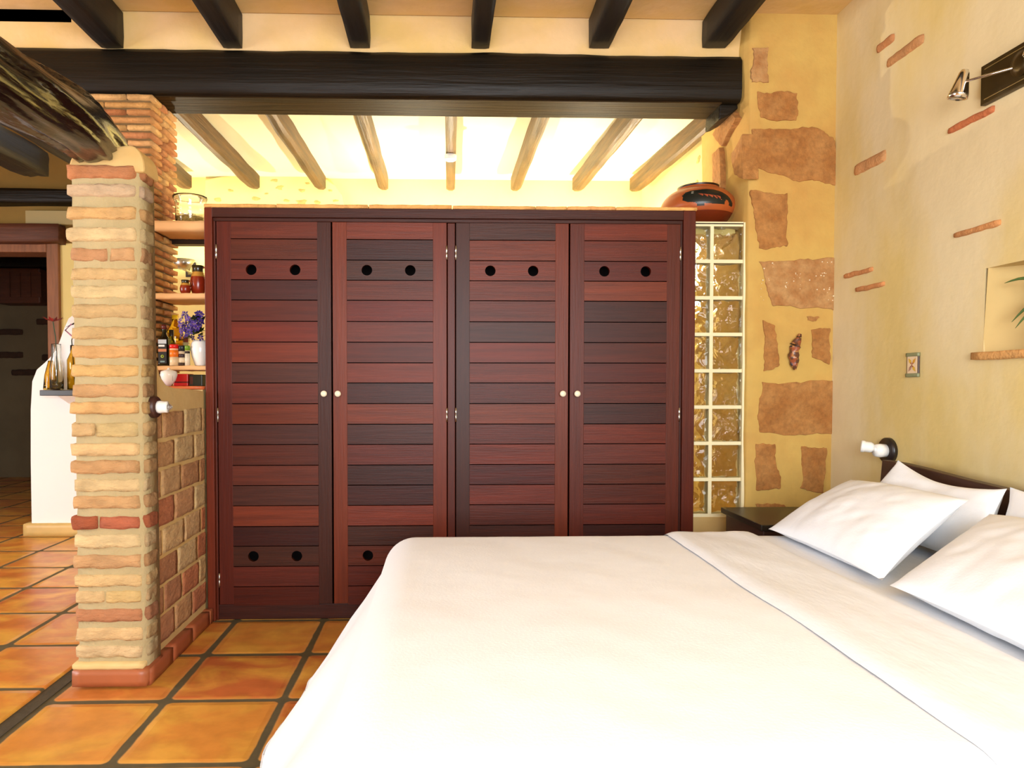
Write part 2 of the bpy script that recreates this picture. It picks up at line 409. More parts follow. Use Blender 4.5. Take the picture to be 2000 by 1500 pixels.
# rounded old-plaster bump on the far wall, with stone marks
b = MB(); pl = []
for x, y in ((400, 470), (400, 352), (430, 346), (480, 342), (540, 343), (600, 343), (632, 348), (655, 362), (668, 380), (673, 402), (674, 470)):
    p = atY(x, y, YF-.03); pl.append((p.x, p.z))
b.prism(pl, lambda a, c: Vector((a, YF-.05, c)), lambda a, c: Vector((a, YF+.01, c)))
b.build('plaster_arch', 'plaster_kitchen_wall', wf, bev=.012)
b = MB()
random.seed(3)
for x, y, s_ in ((535, 352, 9), (545, 366, 12), (590, 372, 9), (588, 395, 14), (560, 392, 8), (620, 395, 9), (655, 392, 8), (476, 352, 7), (500, 388, 10),
                 (450, 372, 8), (425, 390, 9), (520, 378, 5), (600, 358, 6), (645, 372, 6)):
    p = atY(x, y, YF-.055); r = s_/1350*5.9
    def blob(u, v, p=p, r=r):
        a = 2*PI*u; k = r*(.7+.5*noise.noise(Vector((math.cos(a)*1.2+p.x*9, math.sin(a)*1.2, p.z*7))))*v
        return Vector((p.x+math.cos(a)*k, YF-.052-.004*(1-v), p.z+math.sin(a)*k*.5))
    b.grid(blob, 12, 2, cu=True)
b.build('stone_marks', 'pock', wf)
b = MB()
for y, z, s_ in ((4.6, 2.75, .05), (4.75, 2.5, .07), (4.95, 2.6, .05), (4.5, 2.45, .05), (5.15, 2.45, .05), (5.3, 2.62, .04), (4.9, 2.42, .04), (4.62, 2.6, .045), (5.5, 2.5, .05)):
    def blob(u, v, y=y, z=z, r=s_):
        a = 2*PI*u; k = r*(.7+.6*noise.noise(Vector((math.cos(a)*1.2+y*9, math.sin(a)*1.2, z*7))))*v
        return Vector((XK-.002-.004*(1-v), y+math.cos(a)*k, z+math.sin(a)*k*.6))
    b.grid(blob, 12, 2, cu=True)
b.build('stone_marks', 'pock', wk)
# left wall strip between the kitchen and the hall, hall shell
struct(MB().box(-2.95, -2.75, YF, YH, 0, 3.5).build('wall_between', 'plaster_kitchen_wall'))
J0, J1 = atY(98, 700, YH).x, atY(121, 700, YH).x     # right jamb of the doorway
ZD = atY(60, 494, YH).z; ZD2 = atY(60, 475, YH).z
struct(MB().box(J1, -2.75, YH, YH+.2, 0, ZD2).build('wall_hall_corner', 'plaster_kitchen_wall'))  # lit strip of the far hall wall, brightness put into a paler plaster
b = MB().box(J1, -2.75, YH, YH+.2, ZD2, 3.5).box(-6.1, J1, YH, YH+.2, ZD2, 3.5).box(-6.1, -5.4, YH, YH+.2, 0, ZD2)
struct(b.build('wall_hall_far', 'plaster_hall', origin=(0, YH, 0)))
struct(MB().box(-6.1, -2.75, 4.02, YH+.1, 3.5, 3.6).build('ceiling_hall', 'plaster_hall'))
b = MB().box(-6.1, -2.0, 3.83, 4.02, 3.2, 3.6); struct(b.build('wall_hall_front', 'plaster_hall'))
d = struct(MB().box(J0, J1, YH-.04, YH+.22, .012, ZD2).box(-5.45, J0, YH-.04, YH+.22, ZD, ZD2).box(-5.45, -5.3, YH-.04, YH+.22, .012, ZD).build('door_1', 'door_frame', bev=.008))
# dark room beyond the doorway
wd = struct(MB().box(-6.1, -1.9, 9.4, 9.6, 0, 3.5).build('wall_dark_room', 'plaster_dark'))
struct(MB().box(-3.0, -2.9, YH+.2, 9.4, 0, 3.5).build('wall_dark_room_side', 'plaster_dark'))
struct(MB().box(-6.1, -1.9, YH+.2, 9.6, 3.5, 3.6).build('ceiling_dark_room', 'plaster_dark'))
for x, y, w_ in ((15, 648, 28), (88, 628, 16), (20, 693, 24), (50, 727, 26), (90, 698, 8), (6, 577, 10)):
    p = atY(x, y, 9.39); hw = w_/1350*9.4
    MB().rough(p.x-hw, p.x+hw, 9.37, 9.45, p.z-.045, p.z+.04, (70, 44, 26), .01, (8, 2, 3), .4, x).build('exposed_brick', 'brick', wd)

# ================================================================== STONE PILLAR (right)
def noisy_poly(pts, amt, n=10, seed=0):
    out = []
    for i in range(len(pts)):
        a, c = Vector(pts[i]), Vector(pts[(i+1) % len(pts)])
        for k in range(n):
            p = a.lerp(c, k/n); q = noise.noise_vector(Vector((p.x*9+seed, p.y*9, seed)))
            q2 = noise.noise_vector(Vector((p.x*45, p.y*45+seed, seed)))
            out.append((p.x+q.x*amt*1.6+q2.x*amt*.7, p.y+q.y*amt*1.6+q2.y*amt*.7))
    return out
XP = 1.655
sp = thing('stone_pillar', 'wide ochre plastered pillar with patches of bare sandstone, beside the glass blocks', 'pillar', (1.9, YP+.25, 0))
b = MB()
def pil(u, v):
    # plan outline around: left-back, left-front, right-front
    z = 3.26*v
    fl = .03*noise.noise(Vector((.3, z*2.1, 0)))+.012*noise.noise(Vector((1, z*7, 2)))
    bulge = .035*math.exp(-((z-2.75)/.22)**2)
    P = [(XP+fl*.4-.03+bulge*0, YP+.60), (XP+fl-.02, YP+.3), (XP+fl*.6, YP+.04), (XP+.012, YP+.01), (XP+.04, YP), (1.8, YP+.004*math.sin(z*5)), (2.0, YP), (XR+.02, YP)]
    i = min(int(u*7+1e-6), 6); t = u*7-i
    a = Vector(P[i]); c = Vector(P[i+1]); q = a.lerp(c, t)
    return Vector((q.x, q.y, z))
b.grid(pil, 28, 60)
b.box(XP+.06, XR+.1, YP+.05, YP+.59, 0, 3.26)
b.build('pillar_body', 'plaster_pillar', sp)
stones = [([(1478, 180), (1560, 182), (1556, 236), (1484, 232)], 'stone'), ([(1468, 252), (1600, 250), (1630, 280), (1632, 362), (1560, 355), (1475, 325)], 'stone'),
          ([(1466, 372), (1535, 380), (1538, 480), (1482, 486), (1476, 430)], 'stone'), ([(1484, 512), (1634, 504), (1636, 606), (1510, 596)], 'stone_grey'),
          ([(1492, 626), (1514, 636), (1522, 716), (1490, 724)], 'stone'), ([(1584, 644), (1622, 640), (1620, 712), (1588, 704)], 'stone'),
          ([(1486, 748), (1634, 742), (1636, 850), (1480, 848)], 'stone'), ([(1476, 868), (1512, 868), (1524, 955), (1476, 958)], 'stone'),
          ([(1568, 872), (1614, 876), (1608, 968), (1566, 952)], 'stone'), ([(1476, 984), (1530, 986), (1550, 1012), (1480, 1020)], 'stone'),
          ([(1455, 92), (1500, 92), (1502, 160), (1460, 162)], 'stone_grey'), ([(1572, 620), (1598, 620), (1590, 628), (1576, 628)], 'stone')]
for k, (ps, m) in enumerate(stones):
    pw = [atY(x, y, YP) for x, y in ps]; poly = noisy_poly([(max(p.x, XP+.02), p.z) for p in pw], .012, 16, k*2.7)
    MB().prism(poly, lambda a, c: Vector((a, YP-.006, c)), lambda a, c: Vector((a, YP+.03, c))).build('bare_stone', m, sp, bev=.004)
b = MB(); random.seed(5)
for k in range(70):
    x, y = random.uniform(1486, 1628), random.uniform(510, 590); p = atY(x, y, YP-.006)
    if noise.noise(Vector((x*.03, y*.03, 0))) < -.1: continue
    r = random.uniform(.0015, .0045); b.lathe([(r, 0), (r*.8, .003), (0, .004)], p+Vector((0, .001, 0)), 6, axis=(0, -1, 0))
b.build('salt_specks', 'crystal', sp)
for k, ps in enumerate([[(1402, 262), (1436, 205), (1448, 230), (1420, 285)], [(1440, 300), (1462, 262), (1464, 350), (1446, 345)], [(1402, 300), (1416, 290), (1420, 370), (1404, 380)]]):
    pw = [atX(x, y, XP) for x, y in ps]; poly = noisy_poly([(p.y, p.z) for p in pw], .008, 10, 30+k)
    MB().prism(poly, lambda a, c: Vector((XP-.036, a, c)), lambda a, c: Vector((XP+.05, a, c))).build('bare_stone', 'stone', sp, bev=.004)

# ================================================================== GLASS BLOCKS
gb = thing('glass_block_panel', 'narrow panel of stacked glass blocks between wardrobe and stone pillar', 'glass block panel', (1.5, 3.83, 0))
gzt = atY(1430, 434, 3.78).z; gzb = atY(1430, 1007, 3.78).z; rows = 8; ph = (gzt-.012-gzb)/rows
xr_ = atY(1463, 700, 3.78).x
cols = [(xr_-.012-.192, xr_-.012), (xr_-.012-.192*2-.012, xr_-.012-.192-.012)]
b = MB()
y0, y1 = 3.785, 3.865
for r in range(rows+1):
    z = gzb+ph*r; b.box(1.235, xr_+.012, y0, y1, z-.010, z+.010)
for x in (xr_-.006, cols[1][1]+.006, cols[1][0]-.006): b.box(x-.010, x+.010, y0+.0005, y1-.0005, gzb, gzt-.01)
b.box(1.235, xr_+.03, y0, y1, gzt-.012, gzt+.004); b.box(xr_+.002, XP-.004, y0-.01, y1, gzb, gzt)
b.build('joints', 'joint', gb, bev=.002)
MB().box(1.235, XP+.004, 3.78, 3.87, 0, gzb-.008).build('base_wall', 'plaster_tan', gb)
for r in range(rows):
    for (xa, xb) in cols:
        z0, z1 = gzb+ph*r+.009, gzb+ph*(r+1)-.009
        k = random.random()*9
        b = MB(); mgn = .022
        for (yy, sg) in ((y0+.006, 1), (y1-.006, -1)):
            def face(u, v, yy=yy, sg=sg):
                x = xa+.002+(xb-xa-.004)*u; z = z0+(z1-z0)*v
                e = min(u, 1-u, v, 1-v)*(xb-xa)
                dent = min(1, max(0, (e-.012)/.02))
                wv = .0035*math.sin(x*75+k+3*math.sin(z*38+k))*dent+.003*noise.noise(Vector((x*26+k, z*26, 0)))*dent
                return Vector((x, yy+sg*(.006*dent+wv), z))
            b.grid(face, 20, 20)
            b.grid(lambda u, v, yy=yy, sg=sg: Vector((xa+.004+(xb-xa-.008)*u, yy+sg*.016, z0+.002+(z1-z0-.004)*v)), 2, 2)
        b.build('glass_block', 'gblock', gb)

# ================================================================== MAIN BEAM, JOISTS
zb0 = atY(900, 190, 3.79).z; zb1 = atY(900, 104, 3.79).z; xe = atY(1449, 150, 3.79).x
mb_ = thing('main_ceiling_beam', 'huge blackened oak beam spanning the room above the wardrobe', 'beam', (-.8, 3.9, zb0))
b = MB()
def bm_(u, v):
    x = -3.2+(xe+3.2)*v
    wz = .012*noise.noise(Vector((x*1.3, 0, 3)))+.006*noise.noise(Vector((x*6, 2, 0)))
    wy = .008*noise.noise(Vector((x*2, 5, 0)))
    P = [(3.79+wy, zb0+.018), (3.785+wy, (zb0+zb1)/2-.05), (3.787+wy, zb1+wz-.02), (3.81, zb1+wz+.01), (4.0, zb1+.02), (4.055, zb1), (4.055, zb0+.01), (4.04, zb0), (3.81, zb0)]
    p = P[int(round(u*9)) % 9]; return Vector((x, p[0], p[1]))
b.grid(bm_, 9, 120, cu=True)
b.add([bm_(k/9, 1) for k in range(9)], [tuple(range(9))])
b.build('beam_body', 'beam', mb_)
MB().box(-2.2, xe-.10, 3.815, 4.045, zb0-.006, zb0+.01).build('beam_sole', 'beam_sole', mb_, label='lighter brown polished underside')
# bracket under the right end
b = MB(); q = [(xe-.10, zb0), (xe, zb0), (xe+.005, zb0-.02), (xe-.03, zb0-.05), (xe-.075, zb0-.075), (xe-.105, zb0-.085)]
b.prism(q, lambda a, c: Vector((a, 3.84, c)), lambda a, c: Vector((a, 4.05, c))); b.build('bracket', 'beam', mb_, bev=.008)

jt = [340, 523, 702, 881, 1064, 1250, 1425]; jf = [499, 628, 750, 880, 1006, 1126, 1238]
names = ['second from left, over the left wardrobe door', 'third from left, ending before the plaster arch', 'ending above the second wardrobe door',
         'dead straight, carrying a small spotlight', 'ending above the third wardrobe door', 'ending above the rightmost wardrobe door', 'furthest right, beside the stone pillar']
def joist(xf, xn, lab, k, zn=None):
    o = MB(); yn = 4.06; yf = 5.68
    zf0 = atY(880, 377, yf).z; zn0 = zb0+.006
    wd_ = .035
    def fn(u, v):
        y = yn+(yf-yn)*v; x = xn+(xf-xn)*v; z = zn0+(zf0-zn0)*v
        w_ = wd_*(1+.12*noise.noise(Vector((y*3+k, k, 0)))); zz = z+.008*noise.noise(Vector((y*4, k*2, 1)))
        top = .125-.05*v*0; end = max(0, (v-.94)/.06)
        P = [(-w_, zz+.012), (-w_*.45, zz), (w_*.45, zz-.001), (w_, zz+.012), (w_, zz+top), (-w_, zz+top)]
        p = P[int(round(u*6)) % 6]
        e = end*.02
        return Vector((x+p[0], y, p[1]+e*(1 if p[1] < zz+.05 else 0)))
    o.grid(fn, 6, 30, cu=True, smooth=False)
    o.add([fn(i/6, 1) for i in range(6)], [tuple(range(6))])
    return tag(o.build('ceiling_joist', 'joist'), 'worn brown kitchen ceiling joist, '+lab, 'joist', 'kitchen ceiling joists behind the main beam')
for k, (a, c) in enumerate(zip(jt, jf)):
    xn, xf = atY(a, 225, 4.06).x, atY(c, 375, 5.68).x
    joist(xf, min(xn, XK-.05), names[k], k*5)
joist(atY(366, 362, 5.68).x, -2.08, 'the leftmost, half hidden behind the thin-brick column', 77)
# bedroom joists over the camera
bjx = [221, 456, 704, 938, 1169, 1393]
bl = ['above the thin-brick column at left', 'above the left wardrobe door', 'above the second wardrobe door', 'above the wardrobe centre', 'above the rightmost wardrobe door', 'beside the stone pillar']
for k, x in enumerate(bjx):
    p = atY(x, 97, 3.83); wj = (.064, .055, .058, .052, .06, .07)[k]
    b = MB().rough(p.x-wj, p.x+wj, -2.14, 3.828, p.z, 3.256, (30, 22, 16), .003, (4, 60, 3), .2, k*4)
    tag(b.build('bedroom_joist', 'joist_black'), 'black bedroom joist running overhead to the wall, '+bl[k], 'joist', 'black joists of the bedroom ceiling')

# hall beams
def hb(name, m, x0, x1, y0_, y1_, z0, z1, lab, group=None):
    return tag(MB().rough(x0, x1, y0_, y1_, z0, z1, (40, 30, 20), .012, (10, 10, 4), .25, x0).build(name, m), lab, 'beam', group)
p = atY(70, 370, YH-.1); q = atY(70, 398, YH-.1)
hb('cross_beam', 'beam', -6.0, -2.8, YH-.16, YH+.05, q.z, p.z, 'black cross beam high on the far hall wall')
p = atY(70, 437, YH-.1); q = atY(70, 475, YH-.1)
hb('lintel_beam', 'lintel', -6.0, J1+.06, YH-.14, YH+.06, q.z, p.z, 'dark reddish wooden lintel directly above the doorway')
p = atY(99, 347, 5.6); z_ = p.z
hb('hall_rafter', 'beam_y', p.x-.24, p.x, 3.9, 5.6, z_, z_+.2, 'short black rafter with a cut end left of the log', 'rafters in the dark hall ceiling')
p = atY(140, 316, 5.0)
hb('hall_rafter', 'beam_y', p.x-.06, -2.48, 4.07, 5.9, p.z+.0, p.z+.25, 'black rafter just below the varnished log', 'rafters in the dark hall ceiling')
p = atY(45, 409, YH-.1); q = atY(140, 437, YH-.1)
tag(MB().box(p.x, q.x, YH-.07, YH+.02, q.z, p.z).build('wall_panel', 'plaster_hall_pale', bev=.006), 'pale flat box on the far hall wall over the lintel', 'panel')

# ================================================================== NEAR BRICK PILLAR with low wall
BY = 2.87
bx0, bx1 = atY(147, 1310, BY).x, atY(291, 1310, BY).x
bp = thing('brick_pillar', 'near pillar of tan handmade bricks and wide mortar carrying the log end', 'pillar', ((bx0+bx1)/2, BY+.1, 0))
fx0 = atY(151, 1250, BY).x; fx1 = atY(276, 1250, BY).x
tx0 = atY(137, 360, BY).x; tx1 = atY(262, 360, BY).x
def lean(z, a, c): t = (z-.1)/(2.1-.1); return a+(c-a)*t
SX = -1.255      # plastered side face of the wall
cz = [336, 372, 416, 458, 497, 535, 570, 608, 650, 687, 724, 763, 797, 839, 878, 912, 948, 981, 1021, 1057, 1097, 1134, 1166, 1202, 1239, 1273]
tan = [(200, 168, 116), (198, 156, 100), (186, 144, 96), (204, 178, 130), (192, 160, 112)]
special = {0: (186, 124, 76), 1: (200, 172, 138), 4: (184, 140, 96), 18: (156, 84, 50), 23: (172, 114, 76), 10: (198, 162, 100)}
b = MB(); bm2 = MB(); random.seed(11)
z_top = atY(200, 300, BY).z
for k, y in enumerate(cz):
    zc = atY(200, y, BY).z; hh = random.uniform(.025, .030)
    c = special.get(k, random.choice(tan)); x0 = lean(zc, fx0, tx0); x1 = lean(zc, fx1, tx1)
    pr = random.uniform(-.005, .007)
    if random.random() < .3:
        xs = x0+(x1-x0)*random.uniform(.3, .7)
        b.rough(x0-pr-.008, xs, BY-.006-pr, BY+.11, zc-hh, zc+hh, jit(c, 8), .007, (8, 4, 4), .34, k)
        b.rough(xs+.004, x1, BY-.006-pr*.5, BY+.10, zc-hh, zc+hh, jit(c, 14), .007, (8, 4, 4), .34, k+50)
    else:
        b.rough(x0-pr-.008, x1+.004, BY-.006-pr, BY+.11, zc-hh, zc+hh, jit(c, 6), .007, (14, 4, 4), .34, k)
    cs = tuple(v*.86 for v in jit(c, 6)) if k not in (18,) else (152, 82, 48)  # side faces: course colour darkened, shade put into the colour
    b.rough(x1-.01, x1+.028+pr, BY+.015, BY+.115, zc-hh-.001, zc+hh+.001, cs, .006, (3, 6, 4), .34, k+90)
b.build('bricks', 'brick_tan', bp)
def core(u, v):
    z = .02+(z_top-.05)*v; x0 = lean(z, fx0, tx0); x1 = lean(z, fx1, tx1)
    w_ = .006*noise.noise(Vector((0, u*6, z*14)))
    P = [(x0+.004, BY+.14), (x0+.004+w_, BY+.006), ((x0+x1)/2, BY+.002+w_), (x1, BY+.006), (x1+.02+w_, BY+.02), (x1+.022, BY+.14)]
    p = P[int(round(u*6)) % 6]; return Vector((p[0], p[1], z))
bm2.grid(core, 6, 120, cu=True)
bm2.build('mortar_core', 'mortar', bp)
# plaster cap, rounded shoulders around the log
b = MB(); xa, xb = tx0-.005, tx1+.04; zt = atY(200, 326, BY).z; zt2 = atY(200, 292, BY).z
cap = [(xa, zt-.02)]+[(xa+.07*(1-math.cos(a)), zt+(zt2-zt)*math.sin(a)) for a in [i*PI/2/8 for i in range(9)]]
cap += [(xb-.06*(1-math.cos(a)), zt+(zt2+.02-zt)*math.sin(a)) for a in [PI/2-i*PI/2/8 for i in range(9)]]+[(xb, zt-.02)]
b.prism(cap, lambda a, c: Vector((a, BY-.001, c)), lambda a, c: Vector((a, BY+.15, c))); b.build('plaster_cap', 'plaster_tan', bp, bev=.01)
# foot: plaster swelling and terracotta skirting tile
zs = atY(200, 1306, BY-.02).z
b = MB().rough(bx0, bx1+.002, BY-.03, BY+.14, .012, zs-.004, (164, 92, 54), .002, (8, 4, 3), .1)
b.build('skirting_tile', 'terracotta', bp)
b = MB().rough(bx0-.004, bx1-.012, BY-.022, BY+.14, zs-.006, zs+.022, (0, 0, 0), .004, (10, 4, 3), .6); b.build('plaster_foot', 'plaster_tan', bp)

# low dividing wall: plaster with the curved cut-out
edge = [(287, 312), (291, 340), (292, 420), (293, 520), (297, 600), (300, 660), (306, 705), (313, 735), (325, 752), (342, 758), (372, 760), (398, 764), (404, 766)]
poly = [(p.y, p.z) for p in (atX(x, y, SX) for x, y in edge)]
YE = 3.66
poly = [(BY+.10, 0), (BY+.10, poly[0][1])]+poly[:-1]+[(YE, poly[-1][1]), (YE, 0)]
b = MB().prism(poly, lambda a, c: Vector((SX, a, c)), lambda a, c: Vector((SX-.1, a, c)))
dw = struct(b.build('wall_divider', 'plaster_tan', origin=(SX, 3.2, 0), bev=.006))
b = MB(); random.seed(21)
zr = .10; course = 0
pal = [(194, 150, 100), (202, 164, 114), (188, 140, 96), (180, 126, 84), (204, 172, 124), (182, 112, 72)]
while zr < 1.12:
    hh = .122; y = BY+.14-(.14 if course % 2 else 0)
    while y < YE:
        w_ = .235+random.uniform(-.02, .03); ya, yb_ = max(y+.008, BY+.135), min(y+w_-.008, YE-.004)
        if yb_-ya > .03: b.rough(SX-.03, SX+.003+random.uniform(0, .003), ya, yb_, zr+.004, zr+hh-.004+random.uniform(-.004, .004), jit(random.choice(pal), 8), .004, (3, 8, 6), .12, zr*9+y)
        y += w_
    zr += hh+.008; course += 1
b.build('brickwork', 'brick_tan', dw)
b = MB(); y = BY-.0
for k in range(4):
    y2 = min(y+.245, YE-.004); b.rough(SX-.02, bx1+.006, y+.002, y2-.002, .002, zs-.012, jit((160, 86, 50), 8), .002, (3, 5, 3), .1, k); y = y2
struct(b.build('baseboard_divider', 'terracotta'))

# ================================================================== FAR THIN-BRICK COLUMN
cxr = atY(298, 300, 3.78).x; cyb = 4.10; cxl = cxr-.40
tc = thing('thin_brick_column', 'square column of thin stepped terracotta bricks under the main beam', 'column', ((cxl+cxr)/2, 3.94, 0))
b = MB(); random.seed(31); z = .02; k = 0
pal2 = [(196, 136, 76), (204, 150, 86), (188, 122, 70), (208, 160, 98), (180, 116, 70)]
while z < zb0-.03:
    o_ = random.uniform(-.004, .006)
    if z > .9:
        s1 = cxl+(.14 if k % 2 else .26)
        for a, c in ((cxl, s1), (s1+.008, cxr+.004+o_)): b.rough(a, c, 3.775-o_, 3.9, z, z+.026, jit(random.choice(pal2), 8), .003, (5, 2, 2), .35, k)
        ys = 3.90 if k % 2 else 3.98
        for a, c in ((3.905, ys), (ys+.008, cyb)): 
            if c-a > .02: b.rough(cxr-.12, cxr+.006+o_+random.uniform(0, .004), a, c, z, z+.026, jit(random.choice(pal2), 8), .003, (2, 4, 2), .35, k+40)
    else: b.box(cxl, cxr, 3.78, cyb, z, z+.026, random.choice(pal2))
    z += .0405; k += 1
b.build('bricks', 'brick', tc)
MB().box(cxl+.01, cxr-.018, 3.796, cyb-.01, 0, zb0-.002).build('mortar_core', 'mortar_dark', tc)

# ================================================================== SHELVES with their things
def shelf(ytop, yfront_bot, lab, th=None, x1=-1.19, yb_=4.08, yf_=3.76):
    zt = atY(340, ytop, yf_).z; zl = atY(340, yfront_bot, yf_).z
    b = MB().rough(cxr-.012, x1, yf_, yb_, zl, zt, (226, 176, 118), .003, (14, 6, 3), .3, ytop)
    tag(b.build('wall_shelf', 'shelf'), lab, 'shelf', 'plastered shelves beside the thin-brick column'); return zt
# things stand on these
YSH = 3.76
s1 = shelf(430, 449, 'top plastered shelf holding the big glass jar'); s2 = shelf(572, 583, 'middle plastered shelf holding the clay jugs')
s3 = shelf(714, 723, 'lowest plastered shelf holding oil bottles and spices')
b = MB().box(-1.66, -1.265, 3.67, 4.08, 0, 1.225); struct(b.build('wall_counter', 'plaster_tan', origin=(-1.4, 3.8, 0)))
b = MB().rough(-1.66, -1.262, 3.66, 4.10, 1.2255, 1.243, (206, 104, 56), .002, (8, 8, 2), .1)
tag(b.build('counter_tile', 'terracotta'), 'orange terracotta counter slab under the lowest shelf', 'counter')
# back of the shelves, dark wooden rail seen under the top shelf
p = atY(370, 466, 4.06); q = atY(370, 481, 4.06)
tag(MB().box(cxr-.02, -1.30, 4.0, 4.07, q.z, p.z).build('shelf_rail', 'black_wood', bev=.004), 'dark wooden rail behind the top shelf', 'rail')

def X(px, Y): return atY(px, 750, Y).x
def vessel(name, lab, cat, px, Y, z, prof, m, col=(200, 200, 200), group=None, seg=24):
    x = X(px, Y); t = thing(name, lab, cat, (x, Y, z), group)
    MB().lathe(prof, (x, Y, z), seg, col).build('body', m, t); return t, x
# big glass jar on the top shelf
t, x = vessel('glass_jar', 'big clear glass jar with a flared rim on the top shelf', 'jar', 375, 3.93, s1+.002,
              [(0, 0), (.072, 0), (.078, .01), (.080, .10), (.080, .125), (.092, .155), (.094, .165), (.088, .162), (.077, .130), (.075, .10), (.073, .014), (0, .012)], 'glass')
MB().lathe([(0, .015), (.070, .015), (.071, .05), (.0, .055)], (x, 3.93, s1+.002), 24, (222, 184, 96)).build('grain', mat('dried_grain', (0, 0, 0), .9, .4, 60, attr=True, bump=.8, bs=120), t)
# clay jugs
def jugcol(band):
    return lambda u, v: (150, 44, 18) if v < band else ((206, 150, 60) if v < band+.1 else (60, 50, 24))
def jug(lab, px, Y, z, s, h):
    x = X(px, Y); t = thing('clay_jug', lab, 'jug', (x, Y, z), 'glazed clay jugs on the middle shelf')
    pr = [(0, 0), (.028*s, 0), (.042*s, .02*h), (.046*s, .04*h), (.040*s, .06*h), (.030*s, .075*h), (.030*s, .085*h), (.035*s, .095*h), (.031*s, .093*h), (.026*s, .075*h)]
    MB().lathe(pr, (x, Y, z), 20, colf=jugcol(.5)).build('body', 'clay', t)
    pts = [(x+.030*s+.0*s, Y, z+.09*h), (x+.048*s, Y, z+.088*h), (x+.056*s, Y, z+.07*h), (x+.050*s, Y, z+.05*h), (x+.042*s, Y, z+.04*h)]
    MB().tube(pts, .005, 8, (150, 60, 24)).build('handle', 'clay', t)
jug('small round glazed jug with dark rim on the middle shelf', 364, 3.86, s2+.002, .64, .85)
jug('taller orange glazed jug half hidden by the wardrobe edge', 389, 3.90, s2+.002, .95, 1.75)
# picture on the far wall seen between the shelves
p = atY(362, 512, YF-.02); q = atY(382, 541, YF-.02)
t = thing('small_picture', 'tiny dark framed picture on the yellow wall behind the shelves', 'picture', ((p.x+q.x)/2, YF-.01, q.z))
MB().box(p.x, q.x, YF-.02, YF-.001, q.z, p.z).build('frame', 'black_wood', t, bev=.003)
MB().box(p.x+.02, q.x-.02, YF-.0225, YF-.018, q.z+.02, p.z-.02, (120, 104, 50)).add([(p.x+.035, YF-.0235, q.z+.03), (q.x-.03, YF-.0235, q.z+.03), (p.x+.05, YF-.0235, p.z-.04)], [(0, 1, 2)], (240, 220, 150)).build('picture_sheet', 'paint', t)
# bottles
Yb = 3.80
x = X(322, Yb); t = thing('olive_oil_bottle', 'tall square dark oil bottle with a black label, leftmost on the lowest shelf', 'bottle', (x, Yb, s3+.001))
b = MB().box(x-.026, x+.026, Yb-.026, Yb+.026, s3+.001, s3+.15); b.build('body', 'glass_green', t, bev=.008, seg=3)
MB().lathe([(.024, .15), (.015, .165), (.011, .18), (.011, .205)], (x, Yb, s3), 14).build('neck', 'glass_green', t)
MB().lathe([(0, .222), (.014, .222), (.014, .198), (.0, .197)], (x, Yb, s3), 14, (90, 20, 18)).build('cap', 'paint', t)
zz = s3
b = MB().box(x-.022, x+.022, Yb-.0285, Yb-.0262, zz+.012, zz+.142, (24, 24, 26)); b.box(x-.022, x+.022, Yb-.0295, Yb-.0284, zz+.118, zz+.140, (190, 200, 210))
b.box(x-.02, x+.012, Yb-.0295, Yb-.0284, zz+.102, zz+.112, (240, 240, 240)); b.box(x-.022, x+.022, Yb-.0295, Yb-.0284, zz+.075, zz+.09, (190, 120, 80)); b.lathe([(.004, 0), (.009, 0), (.009, .001), (.004, .001)], (x, Yb-.0285, zz+.05), 12, (150, 170, 40), (0, -1, 0))
b.box(x-.012, x+.012, Yb-.0295, Yb-.0284, zz+.018, zz+.026, (120, 150, 150)); b.build('label', 'oil_label', t)
t, x = vessel('green_bottle', 'slim green bottle with black cap between the dark and yellow oil bottles', 'bottle', 336, 3.87, s3+.001,
              [(0, 0), (.026, 0), (.027, .11), (.012, .15), (.011, .185), (0, .186)], glass('green_glass', (.25, .35, .05)), seg=16)
MB().lathe([(.0125, .165), (.0125, .20), (0, .20)], (x, 3.87, s3), 12, (28, 26, 24)).build('cap', 'paint', t)
t, x = vessel('sunflower_oil_bottle', 'large ribbed clear bottle of yellow oil behind the spice jars', 'bottle', 343, 3.98, s3+.001,
              [(0, 0), (.043, 0), (.046, .02), (.042, .035), (.046, .05), (.042, .065), (.046, .08), (.042, .095), (.046, .11), (.043, .13), (.046, .16), (.044, .19), (.034, .215), (.018, .245), (.014, .27), (0, .271)], 'oil')
MB().lathe([(.017, .268), (.017, .292), (0, .293)], (x, 3.98, s3), 16, (236, 190, 20)).build('cap', 'paint', t)
def spice(name, lab, px, Y, r, h, cap, hc, bodycols):
    x = X(px, Y); t = thing(name, lab, 'spice jar', (x, Y, s3+.001), 'spice jars on the lowest shelf')
    n = len(bodycols); b = MB(); z = s3+.001
    for i, (c, f0, f1) in enumerate(bodycols): b.lathe([(0, h*f0), (r, h*f0), (r, h*f1), (0, h*f1)], (x, Y, z), 18, c)
    b.build('body', 'paint', t)
    MB().lathe([(0, h), (r*1.04, h), (r*1.04, h+hc-.004), (r*.9, h+hc), (0, h+hc)], (x, Y, z), 18, cap).build('lid', 'paint', t)
spice('seasoning_jar', 'round seasoning jar with red lid and orange band', 341, 3.795, .025, .092, (214, 20, 20), .022, [((226, 200, 160), 0, .5), ((236, 120, 30), .5, .9), ((240, 180, 140), .9, 1)])
spice('spice_jar', 'small spice jar with a black lid and pale label', 356, 3.80, .019, .078, (26, 34, 36), .03, [((60, 40, 30), 0, .2), ((226, 210, 180), .2, .55), ((60, 44, 50), .55, .8), ((200, 180, 150), .8, 1)])
spice('spice_jar', 'small spice jar with a green lid right of the black one', 366.5, 3.80, .014, .082, (110, 150, 30), .026, [((226, 214, 190), 0, .8), ((40, 30, 24), .8, .95), ((210, 190, 150), .95, 1)])
p = atY(357, 660, 4.05); q = atY(370, 669, 4.05)
